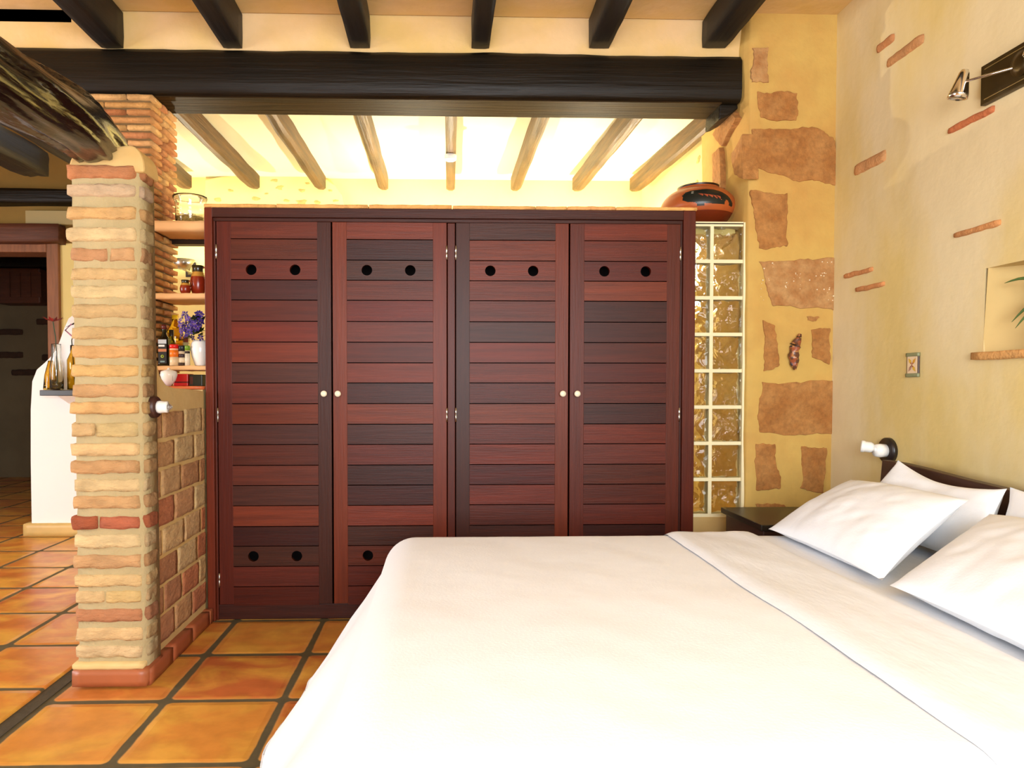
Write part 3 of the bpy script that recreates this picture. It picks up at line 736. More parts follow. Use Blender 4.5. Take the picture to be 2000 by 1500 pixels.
t = thing('spice_packet', 'small card spice packet standing behind the spice jars', 'packet', ((p.x+q.x)/2, 4.04, s3+.001))
MB().box(p.x-.003, q.x+.003, 4.03, 4.05, s3+.001, p.z+.01, (222, 204, 140)).build('box', 'paint', t, bev=.002)
MB().box(p.x, q.x, 4.028, 4.0305, q.z, p.z, (150, 80, 50)).build('printed_panel', 'paint', t)
# vase of violets
xv = X(392, 3.84); t = thing('flower_vase', 'white egg-shaped vase of purple violets half hidden by the wardrobe', 'vase', (xv, 3.84, s3+.001))
MB().lathe([(0, 0), (.026, 0), (.03, .006), (.045, .05), (.052, .09), (.045, .125), (.034, .14), (.03, .138), (.03, .1)], (xv, 3.84, s3+.001), 28).build('vase_body', 'ceramic', t)
b = MB(); fl = MB(); random.seed(8)
for k in range(60):
    a = random.uniform(0, 2*PI); r = random.uniform(.0, .06); p = Vector((min(-1.30, xv+r*math.cos(a)-.03), 3.84+r*math.sin(a)*.7, s3+.15+random.uniform(0, .1)))
    d1 = Vector((math.cos(a), math.sin(a)*.6, random.uniform(-.2, .8))).normalized(); s_ = d1.cross(Vector((0, 0, 1))).normalized()*.016
    b.add([p, p+d1*.02+s_, p+d1*.045, p+d1*.02-s_], [(0, 1, 2, 3)], random.choice([(20, 40, 14), (34, 56, 20), (14, 30, 12)]))
for k in range(52):
    a = random.uniform(PI*.5, PI*1.9); r = random.uniform(.035, .075)
    p = Vector((min(-1.285, xv+r*math.cos(a)-.03), 3.82+r*math.sin(a)*.5, s3+.165+random.uniform(-.02, .12)))
    nrm = Vector((math.cos(a), -.8+.4*math.sin(a), random.uniform(-.2, .5))).normalized(); u_ = nrm.cross(Vector((0, 0, 1))).normalized(); v_ = nrm.cross(u_)
    c = random.choice([(84, 50, 150), (62, 36, 128), (104, 66, 160), (50, 28, 110)])
    for j in range(5):
        an = 2*PI*j/5+k; e = u_*math.cos(an)+v_*math.sin(an); e2 = u_*math.cos(an+.5)+v_*math.sin(an+.5); e3 = u_*math.cos(an-.5)+v_*math.sin(an-.5)
        fl.add([p, p+e2*.013+nrm*.003, p+e*.021, p+e3*.013+nrm*.003], [(0, 1, 2, 3)], c)
    fl.lathe([(.0025, 0), (0, .003)], p+nrm*.003, 6, (220, 200, 60), tuple(nrm))
b.build('leaves', 'leaf', t); fl.build('blossoms', 'leaf', t)
# under the lowest shelf
z = 1.2435
xw = X(327, 3.72); t = thing('ceramic_funnel', 'white rounded ceramic piece with small holes on the counter', 'ceramic', (xw, 3.74, z))
b = MB().lathe([(0, 0), (.012, .0), (.035, .03), (.044, .06), (.040, .078), (.020, .085), (.006, .09), (.006, .097), (0, .098)], (xw, 3.74, z), 24); b.build('body', 'ceramic', t)
b = MB()
for k in range(6): b.lathe([(.0016, 0), (0, .001)], (xw+.031, 3.712, z+.03+k*.006), 6, (60, 50, 40), (.6, -.8, 0))
b.build('holes', 'paint', t)
xr0, xr1 = X(340, 3.80), X(368, 3.80); t = thing('red_tin', 'red tin box under the lowest shelf', 'tin', ((xr0+xr1)/2, 3.83, z))
MB().box(xr0, xr1, 3.79, 3.88, z, z+.066, (196, 26, 24)).build('box', 'paint', t, bev=.003)
MB().box(xr0-.001, xr1+.001, 3.789, 3.881, z+.018, z+.024, (70, 10, 10)).build('band', 'paint', t)
xr0, xr1 = X(371, 3.80), X(396, 3.80)
t = thing('dark_box', 'dark green box right of the red tin', 'box', ((xr0+xr1)/2, 3.83, z))
MB().box(xr0, xr1, 3.79, 3.88, z, z+.062, (26, 34, 24)).build('box', 'paint', t, bev=.003)
MB().box(xr0+.004, xr0+.02, 3.789, 3.80, z+.01, z+.05, (80, 30, 24)).build('printed_panel', 'paint', t)

# light switch lamp on the divider wall
def wall_lamp(lab, base, ax, disc_r, disc_m, parts, cat='wall light'):
    t = thing('porcelain_lamp_holder', lab, cat, base, 'porcelain lamp holders on the walls')
    MB().lathe([(0, -.028 if ax[0] > 0 else 0), (disc_r, -.028 if ax[0] > 0 else 0), (disc_r, .016), (disc_r*.9, .022), (0, .022)], base, 32, axis=ax).build('backplate', disc_m, t)
    for nm, off, pr, m, a2 in parts:
        MB().lathe(pr, Vector(base)+Vector(off), 24, axis=a2 or ax).build(nm, m, t)
    return t
p = atX(305, 795, SX+.04)
wall_lamp('white porcelain lamp holder on dark round plate on the low divider wall', (SX+.026, p.y, p.z), (1, 0, 0), .046, 'wood_dark',
          [('holder', (.02, 0, 0), [(0, 0), (.026, 0), (.027, .012), (.024, .03), (.024, .042), (0, .043)], 'ceramic', None),
           ('bulb', (.06, 0, 0), [(0, 0), (.012, .002), (.014, .008), (.01, .016), (.005, .02), (0, .024)], 'glass', None)])
p = atX(1737, 880, XR-.001)
wall_lamp('white porcelain lamp holder on black round plate above the headboard', (XR-.001, p.y, p.z), (-1, 0, 0), .062, 'black_wood',
          [('holder', (-.02, 0, 0), [(0, 0), (.032, 0), (.033, .03), (.028, .05), (0, .052)], 'ceramic', None),
           ('arm', (-.055, .0, .005), [(0, 0), (.012, 0), (.012, .02), (0, .02)], 'ceramic', None),
           ('socket', (-.065, .02, .012), [(0, 0), (.02, 0), (.026, .012), (.026, .035), (.029, .04), (.029, .052), (.02, .054), (.018, .03), (0, .03)], 'ceramic', (-.8, .45, .1))])

# ================================================================== WARDROBE
WY = 3.68
WL, WR = X(404, WY), X(1354, WY); WT = atY(880, 407, WY).z
R, Mi, D = (104, 38, 15), (84, 29, 11), (64, 26, 15)
tone = {'L': R, 'M': Mi, 'D': D}
wdr = thing('wardrobe', 'wide four-door mahogany wardrobe with slatted doors and round vent holes', 'wardrobe', ((WL+WR)/2, WY+.2, 0))
fo = X(424, WY); fi = X(1326, WY); zt = atY(880, 436, WY).z; zbm = atY(600, 1178, WY).z; zft = atY(880, 410, WY).z
pc0, pc1 = X(874, WY), X(889, WY)
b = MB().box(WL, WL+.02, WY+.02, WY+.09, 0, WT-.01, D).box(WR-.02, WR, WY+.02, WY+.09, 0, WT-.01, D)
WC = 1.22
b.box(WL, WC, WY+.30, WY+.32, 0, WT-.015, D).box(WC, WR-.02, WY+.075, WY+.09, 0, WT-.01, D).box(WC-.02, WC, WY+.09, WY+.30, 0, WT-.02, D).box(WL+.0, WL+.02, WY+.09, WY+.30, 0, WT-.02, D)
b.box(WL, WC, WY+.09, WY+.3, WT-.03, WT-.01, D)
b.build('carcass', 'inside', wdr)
MB().box(WL, fo-.012, WY-.02, WY+.02, 0, zft, R).box(fo-.0125, fo, WY-.006, WY+.02, 0, zt+.02, Mi).build('frame_upright', 'wood_v', wdr, bev=.003)
MB().box(fi+.012, WR, WY-.02, WY+.02, 0, zft, Mi).box(fi, fi+.0125, WY-.006, WY+.02, 0, zt+.02, D).build('frame_upright', 'wood_v', wdr, bev=.003)
MB().box(pc0, pc1, WY-.004, WY+.02, zbm, zt, Mi).build('centre_post', 'wood_v', wdr, bev=.003)
b = MB().box(fo-.0125, fi+.0125, WY-.02, WY+.02, zt+.02, zft+.0, D).box(fo-.012, fi+.012, WY-.008, WY+.02, zt+.001, zt+.0205, D)
b.build('top_rail', 'wood_h', wdr, bev=.003)
MB().box(fo, fi, WY-.006, WY+.03, .004, zbm-.002, D).build('plinth', 'wood_h', wdr, bev=.003)
# cap of terracotta pieces on top
b = MB(); random.seed(41)
xs = [WL, X(544, WY), X(722, WY), X(884, WY), X(1045, WY), X(1106, WY), X(1200, WY), WR+.01]
for k in range(len(xs)-1):
    b.rough(xs[k], xs[k+1]-.003, WY-.022, WY+(.30 if k < 6 else .08), zft+.001, zft+.018+random.uniform(-.001, .004), jit((226, 166, 96), 10), .003, (10, 5, 2), .3, k)
capo = b.build('cap_tiles', 'brick', wdr, label='pale terracotta tiles capping the top')
rowsy = [436, 470, 510, 549, 588, 629, 669, 709, 748, 788, 828, 867, 907, 946, 985, 1025, 1063, 1102, 1141, 1178]
rz = [atY(880, y, WY).z for y in rowsy]
doors = [((427, 649), (455, 622), 'MMMDMLLDMLDMMDLDDMM', 'M', 'D', (494, 579), 635, 'l'),
         ((651, 873), (679, 846), 'LDDMLMMLDLDMDDLDMMM', 'L', 'L', (718, 802), 662, 'r'),
         ((890, 1109), (917, 1083), 'DLLLMDLLMLMLMLMDDDD', 'D', 'L', (957, 1040), 1097, 'l'),
         ((1111, 1325), (1139, 1299), 'LMMLDDMMMDLMMMMDDDD', 'M', 'M', (1178, 1258), 1125, 'r')]
def plank(b, x0, x1, z0, z1, y0, y1, col, holes=(), r=.028):
    """a board whose round holes go right through"""
    zc = (z0+z1)/2; cell = (z1-z0)/2
    if not holes: b.box(x0, x1, y0, y1, z0, z1, col); return
    xs = [x0]
    for h in holes: xs += [h-cell, h+cell]
    xs.append(x1)
    for i in range(0, len(xs), 2): b.box(xs[i], xs[i+1], y0, y1, z0, z1, col)
    n = 32
    for h in holes:
        ring = []; sq = []
        for k in range(n):
            a = 2*PI*k/n+PI/4; c_, s_ = math.cos(a), math.sin(a); m_ = max(abs(c_), abs(s_))
            ring.append((h+r*c_, zc+r*s_)); sq.append((h+cell*c_/m_, zc+cell*s_/m_))
        vs = [(a, y0, c) for a, c in sq]+[(a, y0, c) for a, c in ring]+[(a, y1, c) for a, c in sq]+[(a, y1, c) for a, c in ring]
        fs = []
        for k in range(n):
            j = (k+1) % n
            fs += [(k, j, n+j, n+k), (2*n+k, 3*n+k, 3*n+j, 2*n+j), (n+k, n+j, 3*n+j, 3*n+k)]
            if abs(sq[k][1]-sq[j][1]) < 1e-6: fs.append((k, 2*n+k, 2*n+j, j))
        b.add(vs, fs, col)
random.seed(51)
dl = ['leftmost door, hinged on the left', 'second door, redder stiles', 'third door with pinkish slats', 'rightmost door with three blackish slats']
for di, ((xa, xb), (sa, sb), tones, lt, rt, hs, kn, side) in enumerate(doors):
    x0, x1, u0, u1 = X(xa, WY), X(xb, WY), X(sa, WY), X(sb, WY); yf, yb_ = WY-.018, WY+.006
    bb = MB().box(x0+.0015, u0, yf, yb_, zbm+.002, zt-.002, jit(tone[lt], 5)).box(u1, x1-.0015, yf, yb_, zbm+.002, zt-.002, jit(tone[rt], 5))
    dr = bb.build('door', 'wood_v', wdr, bev=.0015, label=dl[di])
    ORG[dr.name] = ORG[wdr.name]
    pb = MB()
    for k, ch in enumerate(tones):
        hol = (X(hs[0], WY), X(hs[1], WY)) if k in (2, 16) else ()
        plank(pb, u0, u1, rz[k+1]+.0024, rz[k]-.0024, yf+.001, yb_, jit(tone[ch], 9), hol)
    pb.build('slats', 'wood_h', dr)
    xk = X(kn, WY); zk = atY(kn, 769, WY-.03).z
    MB().lathe([(0, 0), (.008, 0), (.007, .012), (.012, .016), (.0165, .022), (.016, .028), (.009, .032), (0, .033)], (xk, yf, zk), 20, axis=(0, -1, 0)).build('knob', mat('cream_knob', (232, 222, 196), .25) if di == 0 else bpy.data.materials['cream_knob'], dr)
    xh = x0+.001 if side == 'l' else x1-.001
    for yy in (495, 810, 1128):
        zh = atY(880, yy, WY).z
        MB().lathe([(0, -.037), (.0045, -.037), (.0045, -.001), (.0035, 0), (.0045, .001), (.0045, .037), (0, .037)], (xh, yf-.002, zh), 10).build('hinge', 'steel', dr)

# ================================================================== PAINTED JAR on the glass blocks
Yj = 4.03; xj = atY(1363, 400, Yj).x; zj = gzt+.006
JH = atY(1363, 366, Yj).z-zj; RJ = .213
# side pier carrying the jar behind the glass blocks
b = MB().box(1.26, XP-.02, 3.872, 4.24, gzt-.05, gzt+.003); tag(b.build('jar_ledge', 'plaster_kitchen_wall', bev=.006), 'plaster ledge behind the top glass blocks under the painted jar', 'ledge')
prof = [(0, 0)]+[(RJ*(.45+.55*math.sin(t_*PI/2)**.9) if t_ < 1 else RJ, JH*.47*t_) for t_ in [i/10 for i in range(11)]]
prof += [(RJ*(math.cos(a)**.75), JH*.47+JH*.50*math.sin(a)) for a in [i*1.10/18 for i in range(1, 19)]]
rt_ = prof[-1][0]; prof += [(rt_*.98, JH*.955), (rt_*1.0, JH*.99), (rt_*.85, JH), (rt_*.8, JH*.9)]
fish = [(1337, 380), (1340, 374), (1350, 371), (1362, 371), (1378, 370), (1395, 372), (1408, 376), (1420, 384), (1428, 396), (1428, 404), (1420, 403), (1418, 394), (1412, 392), (1409, 402), (1395, 402), (1378, 401), (1371, 400), (1371, 405), (1360, 405), (1358, 398), (1345, 395), (1338, 390)]
teeth = [[(1362+8*i, 380+i*1.2), (1370+8*i, 381+i*1.5), (1371+8*i, 387+i*1.6)] for i in range(5)]
def inside(p, poly):
    x, y = p; c = False; n = len(poly)
    for i in range(n):
        (x1, y1), (x2, y2) = poly[i], poly[(i+1) % n]
        if (y1 > y) != (y2 > y) and x < (x2-x1)*(y-y1)/(y2-y1)+x1: c = not c
    return c
def tojar(x, y):
    p = atY(x, y, Yj-RJ*.8); return (math.asin(max(-.99, min(.99, (p.x-xj)/(RJ*.93)))), p.z-zj)
fishp = [tojar(*p) for p in fish]; teethp = [[tojar(*p) for p in t_] for t_ in teeth]; eye = tojar(1352, 376)
# resample the profile finely so that the painted fish has crisp edges
fine = []
for i in range(len(prof)-1):
    for k in range(5): fine.append(tuple(prof[i][q]+(prof[i+1][q]-prof[i][q])*k/5 for q in (0, 1)))
fine.append(prof[-1]); nf = len(fine)-1
def jarcol(u, v):
    z = fine[min(nf, int(v*nf))][1]; a = 2*PI*u; th = math.atan2(math.cos(a), -math.sin(a))
    if v > .90: return (40, 22, 12)
    if -1.2 < th < 1.56 and math.sin(a) < .2:
        if math.hypot(th-eye[0], (z-eye[1])*5) < .035: return (170, 160, 140) if math.hypot(th-eye[0], (z-eye[1])*5) > .018 else (20, 24, 22)
        for t_ in teethp:
            if inside((th, z), t_): return (170, 78, 48)
        if inside((th, z), fishp): return (22, 28, 24)
    if z < JH*.3: return (112, 40, 14)
    return (178, 88, 40)
jr = thing('painted_jar', 'wide squat clay jar with a black painted fish, on the glass block panel', 'jar', (xj, Yj, zj))
MB().lathe(fine, (xj, Yj, zj), 200, colf=jarcol).build('body', 'jar_clay', jr)

# ================================================================== ROUND LOG
lg = MB()
P0 = Vector((-1.43, 2.965, 2.25)); P1 = Vector((-1.46, -2.1, 2.13)); NL = 150
pts = [P0.lerp(P1, i/NL)+Vector((.02*noise.noise(Vector((i*.05, 1, 0))), 0, .02*noise.noise(Vector((i*.05, 7, 0))))) for i in range(NL+1)]
def lr(u, v):
    a = 2*PI*u+v*5; d = Vector((math.cos(a)*1.2, math.sin(a)*1.2, v*9))
    r = 1+.18*noise.noise(d)+.13*noise.noise(Vector((math.cos(a)*3.5, math.sin(a)*3.5, v*16)))
    g = abs(math.sin(a*2.5+1.5*noise.noise(Vector((v*6, 0, 2))))); r -= .13*max(0, 1-g*3)
    return r
rad = [.122*(.82+.18*min(1, i/8)) for i in range(NL+1)]
lg.tube(pts, rad, 72, radf=lr)
tag(lg.build('log_beam', 'log'), 'twisted dark varnished tree trunk resting on the brick pillar', 'log')

# ================================================================== WHITE PARTITION with shelf and vases
Yw = 5.75
outl = [(62, 1022), (60, 900), (60, 800), (63, 745), (72, 722), (88, 708), (104, 692), (116, 668), (126, 640), (134, 622), (150, 610), (190, 600), (240, 600)]
poly = [(p.x, p.z) for p in (atY(x, y, Yw) for x, y in outl)]; poly[0] = (poly[0][0], .03)
poly += [(-2.78, poly[-1][1]), (-2.78, .03)]
pw = struct(MB().prism(poly, lambda a, c: Vector((a, Yw, c)), lambda a, c: Vector((a, YF+.02, c))).build('wall_partition', 'plaster_white', bev=.02, seg=4))
p = atY(57, 1046, Yw-.03)
struct(MB().rough(poly[0][0]-.05, -2.78, Yw-.04, YF, .0125, .115, (226, 188, 116), .002, (16, 3, 3), .1).build('baseboard_partition', 'terracotta'))
p = atY(77, 762, Yw-.2); q = atY(77, 773, Yw-.2)
sh = thing('vase_shelf', 'short dark wooden shelf on the white partition left of the brick pillar', 'shelf', (p.x+.2, Yw-.1, q.z))
MB().box(p.x, p.x+.55, Yw-.2, Yw-.001, q.z, p.z).build('board', 'black_wood', sh, bev=.004)
MB().prism([(0, q.z), (-.17, q.z), (0, q.z-.07)], lambda a, c: Vector((p.x+.12, Yw+a-.001, c-.001)), lambda a, c: Vector((p.x+.5, Yw+a-.001, c-.001))).build('bracket', 'plaster_white', sh, bev=.006)
zv = p.z+.002; Yv = Yw-.12
x1 = X(115, Yv)
t = thing('glass_bottle_vase', 'clear glass bottle with a single red flower on the dark shelf', 'vase', (x1, Yv-.03, zv))
MB().lathe([(0, 0), (.045, 0), (.05, .01), (.05, .16), (.036, .26), (.034, .36), (.036, .365), (.031, .36), (.032, .26), (.046, .16), (.046, .012), (0, .01)], (x1, Yv-.03, zv), 24).build('bottle', 'glass', t)
fx = X(108, Yv); ft = atY(108, 628, Yv-.02).z
st = [(x1, Yv-.02, zv+.03), (x1-.005, Yv-.02, zv+.3), (x1-.01, Yv-.02, (zv+ft)/2+.15), (fx, Yv-.02, ft)]
MB().tube(st, .004, 6, (40, 70, 40)).build('stem', 'leaf', t)
b = MB()
for k in range(9):
    a = 2*PI*k/9; d = Vector((math.cos(a), math.sin(a), .28)); s_ = Vector((-math.sin(a), math.cos(a), 0))*.016; o_ = Vector((fx, Yv-.02, ft))
    b.add([o_, o_+d*.045+s_, o_+d*.082+Vector((0, 0, .012)), o_+d*.045-s_], [(0, 1, 2, 3)], random.choice([(150, 24, 28), (120, 16, 20), (176, 40, 40)]))
b.build('flower', 'leaf', t)
x2 = X(97, Yv+.02)
t = thing('amber_vase', 'amber glass flask at the left end of the dark shelf', 'vase', (x2-.01, Yv+.055, zv))
MB().lathe([(0, 0), (.054, 0), (.056, .01), (.045, .12), (.02, .22), (.018, .235), (.015, .23), (.041, .12), (.050, .012), (0, .008)], (x2-.01, Yv+.055, zv), 24).build('bottle', 'glass_amber', t)
x3 = X(139, Yv)
t = thing('amber_vase', 'taller amber glass bottle at the right end, cut off by the pillar', 'vase', (x3, Yv+.055, zv))
MB().lathe([(0, 0), (.055, 0), (.055, .24), (.03, .30), (.03, .36), (.026, .36), (.026, .30), (.05, .24), (.05, .01), (0, .01)], (x3, Yv+.055, zv), 24).build('bottle', 'glass_amber', t)
stx = [(x3, Yv+.055, zv+.05), (x3-.02, Yv+.055, zv+.4), (x3+.01, Yv+.055, zv+.5)]; MB().tube(stx, .004, 6, (50, 60, 40)).build('stem', 'leaf', t)
b = MB(); o_ = Vector((X(129, Yv), Yv, atY(129, 645, Yv).z)); b.tube([o_+Vector((.05, 0, .05)), o_, o_+Vector((.05, 0, -.045))], .006, 6, (190, 120, 150)); b.build('pink_blossom', 'leaf', t)
# wooden panel hanging in the dark room
p = atY(8, 528, 9.3); q = atY(96, 596, 9.3)
t = thing('wall_cabinet', 'brown wooden hanging cabinet in the dark room past the doorway', 'cabinet', ((p.x+q.x)/2, 9.25, q.z))
b = MB().box(p.x, q.x, 9.1, 9.39, q.z, p.z, (84, 50, 28)); b.build('box', 'lintel', t, bev=.02)
b = MB()
for k in range(5): b.box(p.x+.15+k*.22*.6, p.x+.2+k*.22*.6, 9.085, 9.101, q.z+.08, p.z-.06, (60, 34, 18))
b.build('slat_front', 'lintel', t)
hb('dark_room_beam', 'beam', -5.9, -3.05, 9.1, 9.39, atY(50, 522, 9.1).z, atY(50, 497, 9.1).z+.1, 'black beam across the top of the dark room wall')

# ================================================================== BED
ZB = .642; BX0, BX1, BY0, BY1 = -.235, 1.93, 1.00, 2.86
bed = thing('bed', 'double bed with low dark wooden headboard under white linen', 'bed', ((BX0+BX1)/2, (BY0+BY1)/2, 0))
MB().box(BX0+.14, BX1, BY0+.12, BY1-.12, .14, .32).build('bed_base', 'wood_dark', bed, bev=.01)
for lx in (BX0+.2, BX1-.12):
    for ly in (BY0+.18, BY1-.18): MB().box(lx-.035, lx+.035, ly-.035, ly+.035, 0, .14).build('leg', 'wood_dark', bed, bev=.004)
MB().box(BX0+.10, BX1-.005, BY0+.09, BY1-.10, .321, ZB-.03).build('mattress', 'linen2', bed, bev=.08, seg=5)
# headboard: slightly reclined plate with a hollow top edge
pts_ = [(1726, 898), (1764, 904.5), (1808, 915), (1880, 934), (1972, 956)]
top = [(atX(x, y, 1.99).y, atX(x, y, 1.99).z) for x, y in pts_]
yr = top[0][0]
mid = (BY0+BY1)/2; poly = top+[(2*mid-a, c) for a, c in reversed(top) if 2*mid-a < top[-1][0]-.05]
lo = [(poly[-1][0]-.02, .3), (yr+.02, .3)]
b = MB().prism(poly+lo, lambda a, c: Vector((1.945+(c-.3)*.06, a, c)), lambda a, c: Vector((1.985+(c-.3)*.06, a, c)))
b.build('headboard', 'wood_dark', bed, bev=.004)

def wr_(x, y, s_=1):
    return s_*(.0035*noise.noise(Vector((x*3, y*2.2, 0)))+.0015*noise.noise(Vector((x*9, y*7, 3)))+.0006*noise.noise(Vector((x*30, y*30, 3))))
def drape(px, py, x0, x1, y0, y1, H, flare, r=.125, hem=.03, xopen=False):
    """cloth at flat coords px,py over the box top; hangs beyond x0, y0, y1"""
    dx = max(0, x0+r-px); dy0 = max(0, y0+r-py); dy1 = max(0, py-(y1-r)); dy = max(dy0, dy1)
    s_ = math.hypot(dx, dy)
    if s_ == 0: return Vector((px, py, H+wr_(px, py)))
    nx = -dx/s_; ny = (-dy0 if dy0 > dy1 else dy1)/s_
    bx = max(px, x0+r); by = min(max(py, y0+r), y1-r)
    arc = r*PI/2
    if s_ < arc: o_ = r*math.sin(s_/r); dz = r*(1-math.cos(s_/r))
    else:
        L = min(s_-arc, (H-hem-r)*1.13); fl_ = flare; dn = math.sqrt(max(0, 1-fl_*fl_))
        o_ = r+L*fl_; dz = r+L*dn
        fold = .022*min(1, L/.3)*math.sin((px*nx*0+py*9*abs(nx)+px*8*abs(ny))*1.0+2*noise.noise(Vector((px, py, 0))))
        o_ += fold
    return Vector((bx+nx*o_, by+ny*o_, max(hem*.5+.012, H-dz)+wr_(px, py, .5)))
TURN = .90
b = MB(); xl = BX0-.72; yl0, yl1 = BY0-.72, BY1+.72
def spread(u, v): return drape(xl+(1.24-xl)*u, yl0+(yl1-yl0)*v, BX0, BX1, BY0, BY1, ZB, .58)
b.grid(spread, 130, 180)
o = b.build('bedspread', 'linen'); sm = o.modifiers.new('thick', 'SOLIDIFY'); sm.thickness = .006; sm.offset = -1
tag(o, 'white bedspread draped over the bed down to the floor', 'bedspread')
# turned-down sheet band over the spread, then the sheet under the pillows
b = MB()
def band(u, v):
    x = TURN+.012*noise.noise(Vector((v*6, 1, 0)))+(.36)*u; y = yl0+.18+(yl1-yl0-.36)*v
    p = drape(x, y, BX0, BX1, BY0, BY1, ZB, .5)
    d1 = max(0, BY0-p.y, p.y-BY1)
    k = math.sin(min(1, u*9)*PI/2)*math.sin(min(1, (1-u)*9)*PI/2)
    lift = .004+.012*k+.004*noise.noise(Vector((x*14, y*2.5, 5)))
    if p.z > ZB-.08: p.z += lift
    else: p.y += (lift+.004)*(1 if p.y > 2 else -1)
    return p
b.grid(band, 26, 150)
o = b.build('turned_sheet', 'linen2'); tag(o, 'band of white sheet folded back over the bedspread', 'sheet')
b = MB()
def under(u, v):
    x = 1.225+(BX1-.01-1.225)*u; p = drape(x, BY0-.5+(BY1-BY0+1.0)*v, BX0, BX1, BY0, BY1, ZB, .12)
    p.z -= .003 if p.z > ZB-.08 else 0
    return p
b.grid(under, 26, 120)
tag(b.build('fitted_sheet', 'linen2'), 'smooth white sheet under the pillows at the head of the bed', 'sheet')

def pillow(lab, A, B, Cc, Dd, th, seed, sag=0.0, dog=.02):
    """A,B,C,D corners going round, th thickness; a stuffed cushion between them"""
    A, B, Cc, Dd = map(Vector, (A, B, Cc, Dd)); nrm = (B-A).cross(Dd-A).normalized()
    if nrm.z < 0: nrm = -nrm
    b = MB()
    def pt(u, v, sd):
        p = A.lerp(B, u).lerp(Dd.lerp(Cc, u), v)
        cu, cv = 4*u*(1-u), 4*v*(1-v)
        # edges pull in towards the middle between the corners
        ctr = (A+B+Cc+Dd)/4; pull = .09*(1-max(abs(2*u-1), abs(2*v-1))*0)*((1-abs(2*v-1)**2)*abs(2*u-1)**3*.0+0)
        eu = abs(2*u-1); ev = abs(2*v-1)
        p = p+(ctr-p)*(.075*(eu**4*(1-ev**2)+ev**4*(1-eu**2)))
        t_ = (cu**.48)*(cv**.48)
        w_ = .008*noise.noise(p*7+Vector((seed, 0, 0)))+.004*noise.noise(p*19+Vector((seed, 3, 0)))
        return p+nrm*(sd*(th*.5*t_)+w_*t_+0)-Vector((0, 0, sag*cv*(1-u)*0+sag*cv*u))
    b.grid(lambda u, v: pt(u, v, 1), 40, 48); b.grid(lambda u, v: pt(u, v, -1), 40, 48)
    return tag(b.build('pillow', 'linen'), lab, 'pillow', 'white pillows at the head of the bed')
pillow('far white pillow in front, leaning back towards the headboard', (1.33, 2.78, .66), (1.76, 2.93, .84), (1.74, 2.23, .87), (1.30, 2.00, .67), .14, 1)
pillow('near white pillow in front, cut off by the right edge of the view', (1.29, 1.95, .67), (1.76, 2.17, .835), (1.74, 1.35, .87), (1.24, 1.13, .67), .15, 9)
pillow('rear white pillow upright against the far end of the headboard', (1.72, 2.90, .66), (1.90, 2.83, .935), (1.90, 2.27, .90), (1.72, 2.14, .66), .12, 4, .035)
pillow('rear white pillow against the near end of the headboard', (1.72, 2.14, .66), (1.91, 2.27, .905), (1.90, 1.50, .92), (1.72, 1.45, .66), .12, 14, .02)

# ================================================================== BEDSIDE TABLE and what is by the pillar
zt_ = .60
a = atZ(1470, 1018, zt_); c = atZ(1580, 1016, zt_)
t = thing('bedside_table', 'dark wooden bedside table between bed and stone pillar', 'bedside table', (1.8, 3.35, 0))
xa = a.x
MB().box(xa, XR-.02, 3.15, 3.62, zt_-.03, zt_).build('table_top', 'black_wood', t, bev=.004)
MB().box(xa+.02, XR-.04, 3.17, 3.60, .08, zt_-.031).build('cabinet_body', 'wood_dark', t, bev=.004)
for lx in (xa+.04, XR-.07):
    for ly in (3.19, 3.57): MB().box(lx-.02, lx+.02, ly-.02, ly+.02, 0, .08).build('leg', 'wood_dark', t)
p = atY(1591, 1000, 3.3)
tag(MB().box(p.x-.022, p.x+.022, 3.28, 3.32, zt_+.001, zt_+.05, (214, 40, 104)).build('pink_box', 'paint', bev=.003), 'small bright pink box on the bedside table behind the pillow', 'box')
p = atY(1392, 1046, 3.77); t = thing('wall_socket', 'thin black socket plate on the wall under the glass blocks', 'socket', (p.x, 3.775, p.z-.05))
MB().box(p.x-.048, p.x+.048, 3.77, 3.7795, p.z-.06, p.z+.004, (24, 20, 18)).build('plate', 'paint', t, bev=.002)
MB().box(p.x-.03, p.x+.03, 3.768, 3.771, p.z-.045, p.z-.008, (70, 60, 50)).build('outlet', 'paint', t)
# carved wood piece hanging on the pillar
spine = [(1553, 722, 3), (1551, 712, 9), (1551, 700, 11), (1552, 688, 12), (1553, 676, 12), (1556, 668, 10), (1560, 660, 7), (1563, 650, 3)]
pts = [atY(x, y, YP-.025) for x, y, r in spine]; rr = [r/1350*3.7 for x, y, r in spine]
P2 = []; R2 = []
for i in range(len(pts)-1):
    for k in range(5): P2.append(pts[i].lerp(pts[i+1], k/5)); R2.append((rr[i]+(rr[i+1]-rr[i])*k/5)*.75)
b = MB(); b.tube(P2, R2, 20, radf=lambda u, v: 1+.45*noise.noise(Vector((math.cos(2*PI*u)*1.6, math.sin(2*PI*u)*1.6, v*8))))
random.seed(2)
for i, f in enumerate(b.f):
    c_ = sum((b.v[k] for k in f), Vector())/len(f); n_ = noise.noise(c_*38); n3 = noise.noise(c_*22+Vector((5, 5, 5)))
    b.c[i] = (96, 58, 40) if n_ > .05 else ((150, 80, 50) if n3 > 0 else ((60, 44, 50) if n_ < -.25 else (176, 120, 70)))
tag(b.build('carved_driftwood', 'paint'), 'small mottled carved figure hanging on the stone pillar', 'carving')
